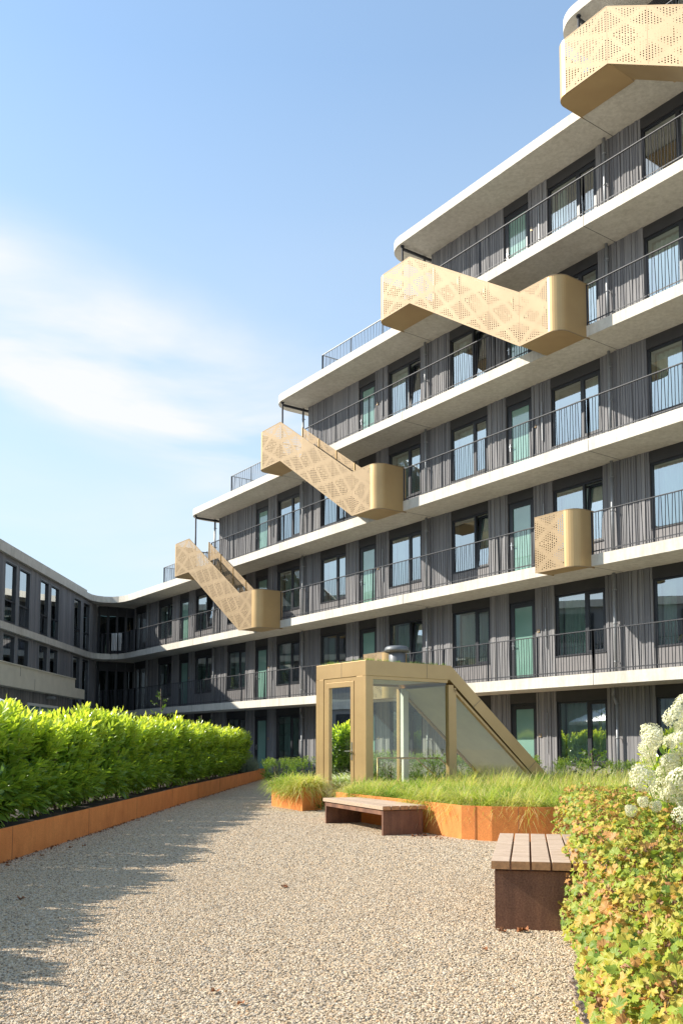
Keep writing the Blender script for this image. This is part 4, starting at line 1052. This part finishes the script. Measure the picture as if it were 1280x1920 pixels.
# ---------------- hydrangea ----------------
hy = empty('hydrangea', (2.80, 7.45, .1), 0, 'hydrangea shrub with big cream white flower heads at the right edge', 'shrub')
pet = np.array([(0, 0, 0), (-.5, .12, .55), (0, .05, 1.0), (.5, .12, .55)]); petf = [np.array([(0, 1, 2, 3)])]
def flower_head(seed, L_=.175, R_=.088):
    r = np.random.default_rng(seed); n = 700; t_ = r.uniform(0, 1, n)**.8; a = r.uniform(0, 2*pi, n)
    rad = R_*np.sin(np.clip(t_*.92+.08, 0, 1)*pi)**.6*(1.15-.45*t_)*(1+.12*np.sin(a*3+seed)); P_ = np.stack([rad*np.cos(a), rad*np.sin(a), t_*L_], 1)*r.uniform(.86, 1.04, (n, 1))
    nr = np.stack([np.cos(a), np.sin(a), (t_-.35)*1.6], 1); nr += r.normal(0, .25, nr.shape); nr /= np.linalg.norm(nr, axis=1, keepdims=True)
    Vs = []; col = []
    Pp = []; Mm = []; S_ = []
    for k_ in range(4):
        B = basis(nr, np.full(n, k_*pi/2)+r.uniform(0, .6, n)*0+a)
        # petal direction in plane = x axis ; template z -> in-plane, y -> normal
        Mm.append(np.stack([B[:, :, 1], B[:, :, 2], B[:, :, 0]], 2)); Pp.append(P_); S_.append(r.uniform(.0058, .0082, n))
    V, G = instance(pet, petf, np.concatenate(Mm), np.concatenate(Pp), np.concatenate(S_))
    c = np.clip(.25+.75*r.random(n)**.7, 0, 1); return npmesh('flower_head', V, G, np.repeat(np.tile(c, 4), 4))
FH = [flower_head(i) for i in range(4)]
for m_ in FH: m_.materials.append(MHYD)
def ony(x, y, Y):           # photo direction -> planning aid, baked below
    return None
HEADS = [(2.261, 7.0, 1.273, 1), (2.259, 7.1, 1.201, 0.9), (2.387, 7.1, 1.323, 1.1), (2.542, 7.2, 1.436, 1.2), (2.515, 7.0, 1.258, 1.2), (2.393, 7.25, 1.213, 0.7), (2.382, 7.0, 1.116, 0.95), (2.227, 6.9, 0.983, 1.3), (2.371, 7.0, 0.918, 1.1), (2.452, 6.95, 0.976, 1.35), (2.519, 7.1, 1.069, 1.0), (2.166, 6.9, 0.799, 0.55), (2.122, 6.9, 0.738, 0.6), (2.271, 6.9, 0.766, 0.6), (2.435, 6.8, 0.712, 1.1), (2.533, 7.0, 0.816, 1.1), (2.654, 7.3, 1.529, 1.0), (2.483, 7.2, 1.248, 0.75), (2.288, 7.15, 1.126, 0.8), (2.42, 7.0, 0.844, 0.9), (2.566, 7.0, 1.144, 1.2), (2.602, 7.1, 0.942, 1.2), (2.652, 7.2, 1.377, 1.1), (2.385, 7.1, 1.023, 0.9), (2.619, 7.1, 0.742, 1.1), (2.715, 7.3, 1.053, 1.1)]
hr = random.Random(4)
for i, (x, y, z, k_) in enumerate(HEADS):
    o = link('flower_head', FH[i % 4], hy); k_ *= .9; o.location = (x-2.80, y-7.45, z-.1-.085*k_); o.scale = (k_, k_, k_)
    o.rotation_euler = (hr.uniform(-.1, .9), hr.uniform(-.9, .3), hr.uniform(0, 6))
hl = leafy('foliage', 99, 110, 8, .50, .42, 1.0, .12, .085, up=.3, shl=.22, core=350, colbias=.25, tmpl=(LT[0]*np.array([1.9, 1, 1]), LT[1])); hl.materials.append(ML); o = link('foliage', hl, hy); o.location = (.10, .05, 0)
st_ = MB()
for i, (x, y, z, k_) in enumerate(HEADS): st_.bar((-.05+hr.uniform(-.15, .15), hr.uniform(-.15, .15), .0), (x-2.80, y-7.45, z-.17), .008, n=5)
st_.build('stem', MSH, hy)

# ---------------- benches ----------------
def bench(name, C, d, w, Ln, zt, label, legs_in=.0, panel=.0):
    # C front right bottom corner; d = long direction; w = across direction (unit), width .64
    root = empty(name, (C[0], C[1], 0), math.atan2(d[1], d[0]), label, 'bench')
    sg = 1 if (d[0]*w[1]-d[1]*w[0]) > 0 else -1
    Wt = .64; th = .052
    for i in range(5):
        a = i*(Wt+.013)/5; b2 = a+(Wt+.013)/5-.013; y0, y1 = sorted((sg*(a-.02), sg*(b2-.02)))
        mb = MB(); c_ = random.random()
        V = [(-.035, y0, zt-th), (Ln+.035, y0, zt-th), (Ln+.035, y1, zt-th), (-.035, y1, zt-th), (-.035, y0, zt), (Ln+.035, y0, zt), (Ln+.035, y1, zt), (-.035, y1, zt)]
        mb.mesh(V, [(3, 2, 1, 0), (4, 5, 6, 7), (0, 1, 5, 4), (2, 3, 7, 6)], 0, c_); mb.mesh(V, [(1, 2, 6, 5), (3, 0, 4, 7)], 1, c_)
        mb.build('seat_plank', [MBW, MBE], root, bevel=.003)
    y0, y1 = sorted((0, sg*(Wt-.04)))
    for x0 in (0, Ln-.05):
        mb = MB(); mb.box(x0, x0+.05, y0, y1, -.01, zt-th-.012); mb.build('leg', MCD, root, bevel=.004)
    mb = MB(); mb.box(.052, Ln-.052, y0, y0+.05, zt-th-.07, zt-th-.012); mb.box(.052, Ln-.052, y1-.05, y1, zt-th-.07, zt-th-.012); mb.build('seat_frame', MCD, root, bevel=.003)
    return root
bench('garden_bench', (.45, 12.35), (-.39, .921), (.92, .39), 2.12, .395, 'low plank and rusted steel bench in front of the pavilion', )
bench('garden_bench', (.955, 6.12), (.19, .982), (.982, -.19), 1.88, .447, 'plank and rusted steel bench half covered by leaves in the right foreground')

# ---------------- small things ----------------
def dead_leaf(x, y, a, sc, lb, z=.012):
    v, f = PAL[3]; me = DLM; o = link('fallen_leaf', me); o.location = (x, y, z); o.rotation_euler = (.2, .1, a); o.scale = (sc, sc, sc)
    tag(o, lb, 'leaf', 'fallen leaves on the gravel')
B_l = basis(np.array([[0, 0, 1.]])); M1 = np.stack([B_l[:, :, 0], B_l[:, :, 2], B_l[:, :, 1]], 2)
V, G = instance(PAL[2][0], PAL[2][1], M1, np.zeros((1, 3)), np.array([1.0])); DLM = npmesh('fallen_leaf', V, G); DLM.materials.append(MDEAD)
for (x, y, a, s_, lb) in [(-.55, 7.85, 1, .10, 'small brown leaf alone on the open gravel in front of the far bench'), (-.65, 4.55, 2, .07, 'reddish leaf on the gravel in the lower centre foreground'),
        (.79, 5.48, 0, .055, 'tiny red leaf on the gravel left of the near bench foot'), (-2.55, 7.25, 3, .10, 'brown leaf in the hedge shade on the gravel at the left'), (1.12, 6.02, 4, .13, 'largest curled leaf against the near bench leg'),
        (.98, 6.0, 1.2, .09, 'smaller curled leaf at the left corner of the near bench leg'), (.85, 12.2, 2, .12, 'brown leaf at the foot of the far bench end'), (1.0, 12.3, 1, .10, 'brown leaf where the far bench meets the planter'),
        (-.6, 16.9, 2, .1, 'brown leaf by the corner of the small square planter'), (-.5, 4.35, 4, .06, 'reddish scrap of leaf at the bottom of the gravel')]+[
        (-3.52+.12*k_+.0*k_, 7.9+1.05*k_+.3*(k_ % 3), k_*1.7, .08, 'curled rusty leaf in the litter along the foot of the long planter wall') for k_ in (0, 0.5, 1, 1.6, 2.2, 3)]:
    dead_leaf(x, y, a, s_, lb)
lr = np.random.default_rng(8); nL = 420; ly = 6.5+26*lr.random(nL)**1.6
lx = np.array([next(a[0]+(b_[0]-a[0])*(yy-a[1])/(b_[1]-a[1]) for a, b_ in zip(LP, LP[1:]) if a[1] <= yy <= b_[1]) for yy in ly])+.015+np.abs(lr.normal(0, .05, nL))
extra = np.array([(1.0+.4*lr.random()-.04, 12.62-.75*lr.random()) for _ in range(40)])
P3 = np.concatenate([np.stack([lx, ly, np.full(nL, .012)], 1), np.concatenate([extra-np.array([[.06, .08]]), np.full((40, 1), .012)], 1)])
nv = lr.normal(0, .5, (len(P3), 3)); nv[:, 2] = 1; nv /= np.linalg.norm(nv, axis=1, keepdims=True); B = basis(nv, lr.uniform(0, 6.28, len(P3)))
V, G = instance(PAL[3][0], PAL[3][1], np.stack([B[:, :, 0], B[:, :, 2], B[:, :, 1]], 2), P3, lr.uniform(.02, .055, len(P3)))
me = npmesh('leaf_litter', V, G); tag(link('leaf_litter', me, None, MDEAD), 'thin line of brown leaf litter along the foot of the planter walls', 'leaf litter', kind='stuff')
# lavender stalk in the very front
lv = empty('lavender_stalk', (.60, 2.35, 0), 0, 'spent lavender stalk with a few purple florets at the bottom edge', 'flower')
mb = MB(); mb.bar((.10, -.1, 0), (.03, 0, .36), .004, n=5); mb.bar((.03, 0, .36), (-.045, .0, .62), .0035, n=5); mb.build('stem', MSPK, lv)
rl = random.Random(2)
for mt, nm, n_ in ((MSPK, 'calyx', 120), (MPUR, 'floret', 34)):
    mb = MB()
    for i in range(n_):
        t_ = rl.random(); zz = .36+.26*t_ if nm == 'calyx' else rl.choice([.38, .47])+rl.uniform(0, .03); x = .03-.075*(zz-.36)/.26; a = rl.uniform(0, 6.28); l = .011 if nm == 'calyx' else .014
        mb.bar((x, 0, zz), (x+l*cos(a), l*sin(a), zz+.006), .005, n=4)
    mb.build(nm, mt, lv)
# parasol behind the hedge
pr = empty('parasol', (-10.75, 25, 0), 0, 'white garden parasol behind the hedge at the left edge', 'parasol')
mb = MB(); mb.lathe(0, 0, [(1.75, 2.28), (.9, 2.62), (0.02, 2.95)], 8, smooth=False); mb.lathe(0, 0, [(1.75, 2.28), (1.75, 2.16)], 8, smooth=False); mb.build('canopy', MWHITE, pr)
mb = MB(); mb.bar((0, 0, 0), (0, 0, 2.95), .05, n=10); mb.build('pole', MRAIL, pr)
# towel over the corner balustrade
mb = MB()
for i in range(8):
    x0 = i/8*.55; x1 = (i+1)/8*.55; y0 = .03*sin(i*1.7); y1 = .03*sin((i+1)*1.7)
    mb.face([(x0, y0, 6.2), (x1, y1, 6.2), (x1, y1, 7.13), (x0, y0, 7.13)], smooth=True); mb.face([(x1, y1+.09, 6.6), (x0, y0+.09, 6.6), (x0, y0, 7.13), (x1, y1, 7.13)], smooth=True)
o = mb.build('towel', MWHITE, None, 'white towel hung over the balcony rail in the dark inner corner', 'towel'); o.location = (-12.55, 48.0, .0)
# colourful bird ornament in the lower right window
bo = empty('bird_ornament', F(-1.50, WO+.30, FLR(1)+WS+.04), ROTZ, 'small red, yellow and green bird ornament behind the window at the right edge', 'ornament')
MRED = simple('red_glaze', (.55, .06, .03), .4); MYEL = simple('yellow_glaze', (.75, .45, .04), .4); MGRN = simple('green_glaze', (.04, .30, .12), .4)
def blob(nm, c_, sc, mt, rot=0):
    mb = MB(); mb.lathe(0, 0, [(.0, -1), (.5, -.85), (.87, -.5), (1, 0), (.87, .5), (.5, .85), (0, 1)], 14); o = mb.build(nm, mt, bo); o.location = c_; o.scale = sc; o.rotation_euler = (0, rot, 0)
blob('body', (0, 0, .2), (.075, .06, .12), MRED, .6); blob('wing', (-.03, -.05, .19), (.05, .03, .12), MYEL, .8); blob('head', (.09, 0, .31), (.045, .04, .05), MGRN); blob('tail', (-.12, 0, .10), (.03, .03, .13), MGRN, 1.0); blob('perch', (0, 0, .04), (.03, .03, .07), MBR)
# pot plants on first floor window sills
for i, (s, st, lb) in enumerate([(2*BAY+1.9, 1, 'leafy pot plant behind the first floor window above the small planter'), (3*BAY-1.2, 1, 'pot plant behind the first floor window left of the green door')]):
    x, y, z = F(s, WO+.28, FLR(st)+WS+.03); o = empty('pot_plant', (x, y, z), 0, lb, 'pot plant')
    mb = MB(); mb.lathe(0, 0, [(0, 0), (.07, 0), (.09, .14), (.08, .14), (0, .13)], 14); mb.build('pot', MWHITE, o)
    w_ = leafy('foliage', 120+i, 40, 8, .13, .13, .38, .12, .07, core=30, colbias=.2); w_.materials.append(MSH); link('foliage', w_, o)

# ---------------- render ----------------
S.render.engine = 'CYCLES'
S.cycles.max_bounces = 8; S.cycles.transparent_max_bounces = 16; S.cycles.diffuse_bounces = 5; S.cycles.glossy_bounces = 3
S.cycles.use_denoising = True
S.cycles.sample_clamp_indirect = 6
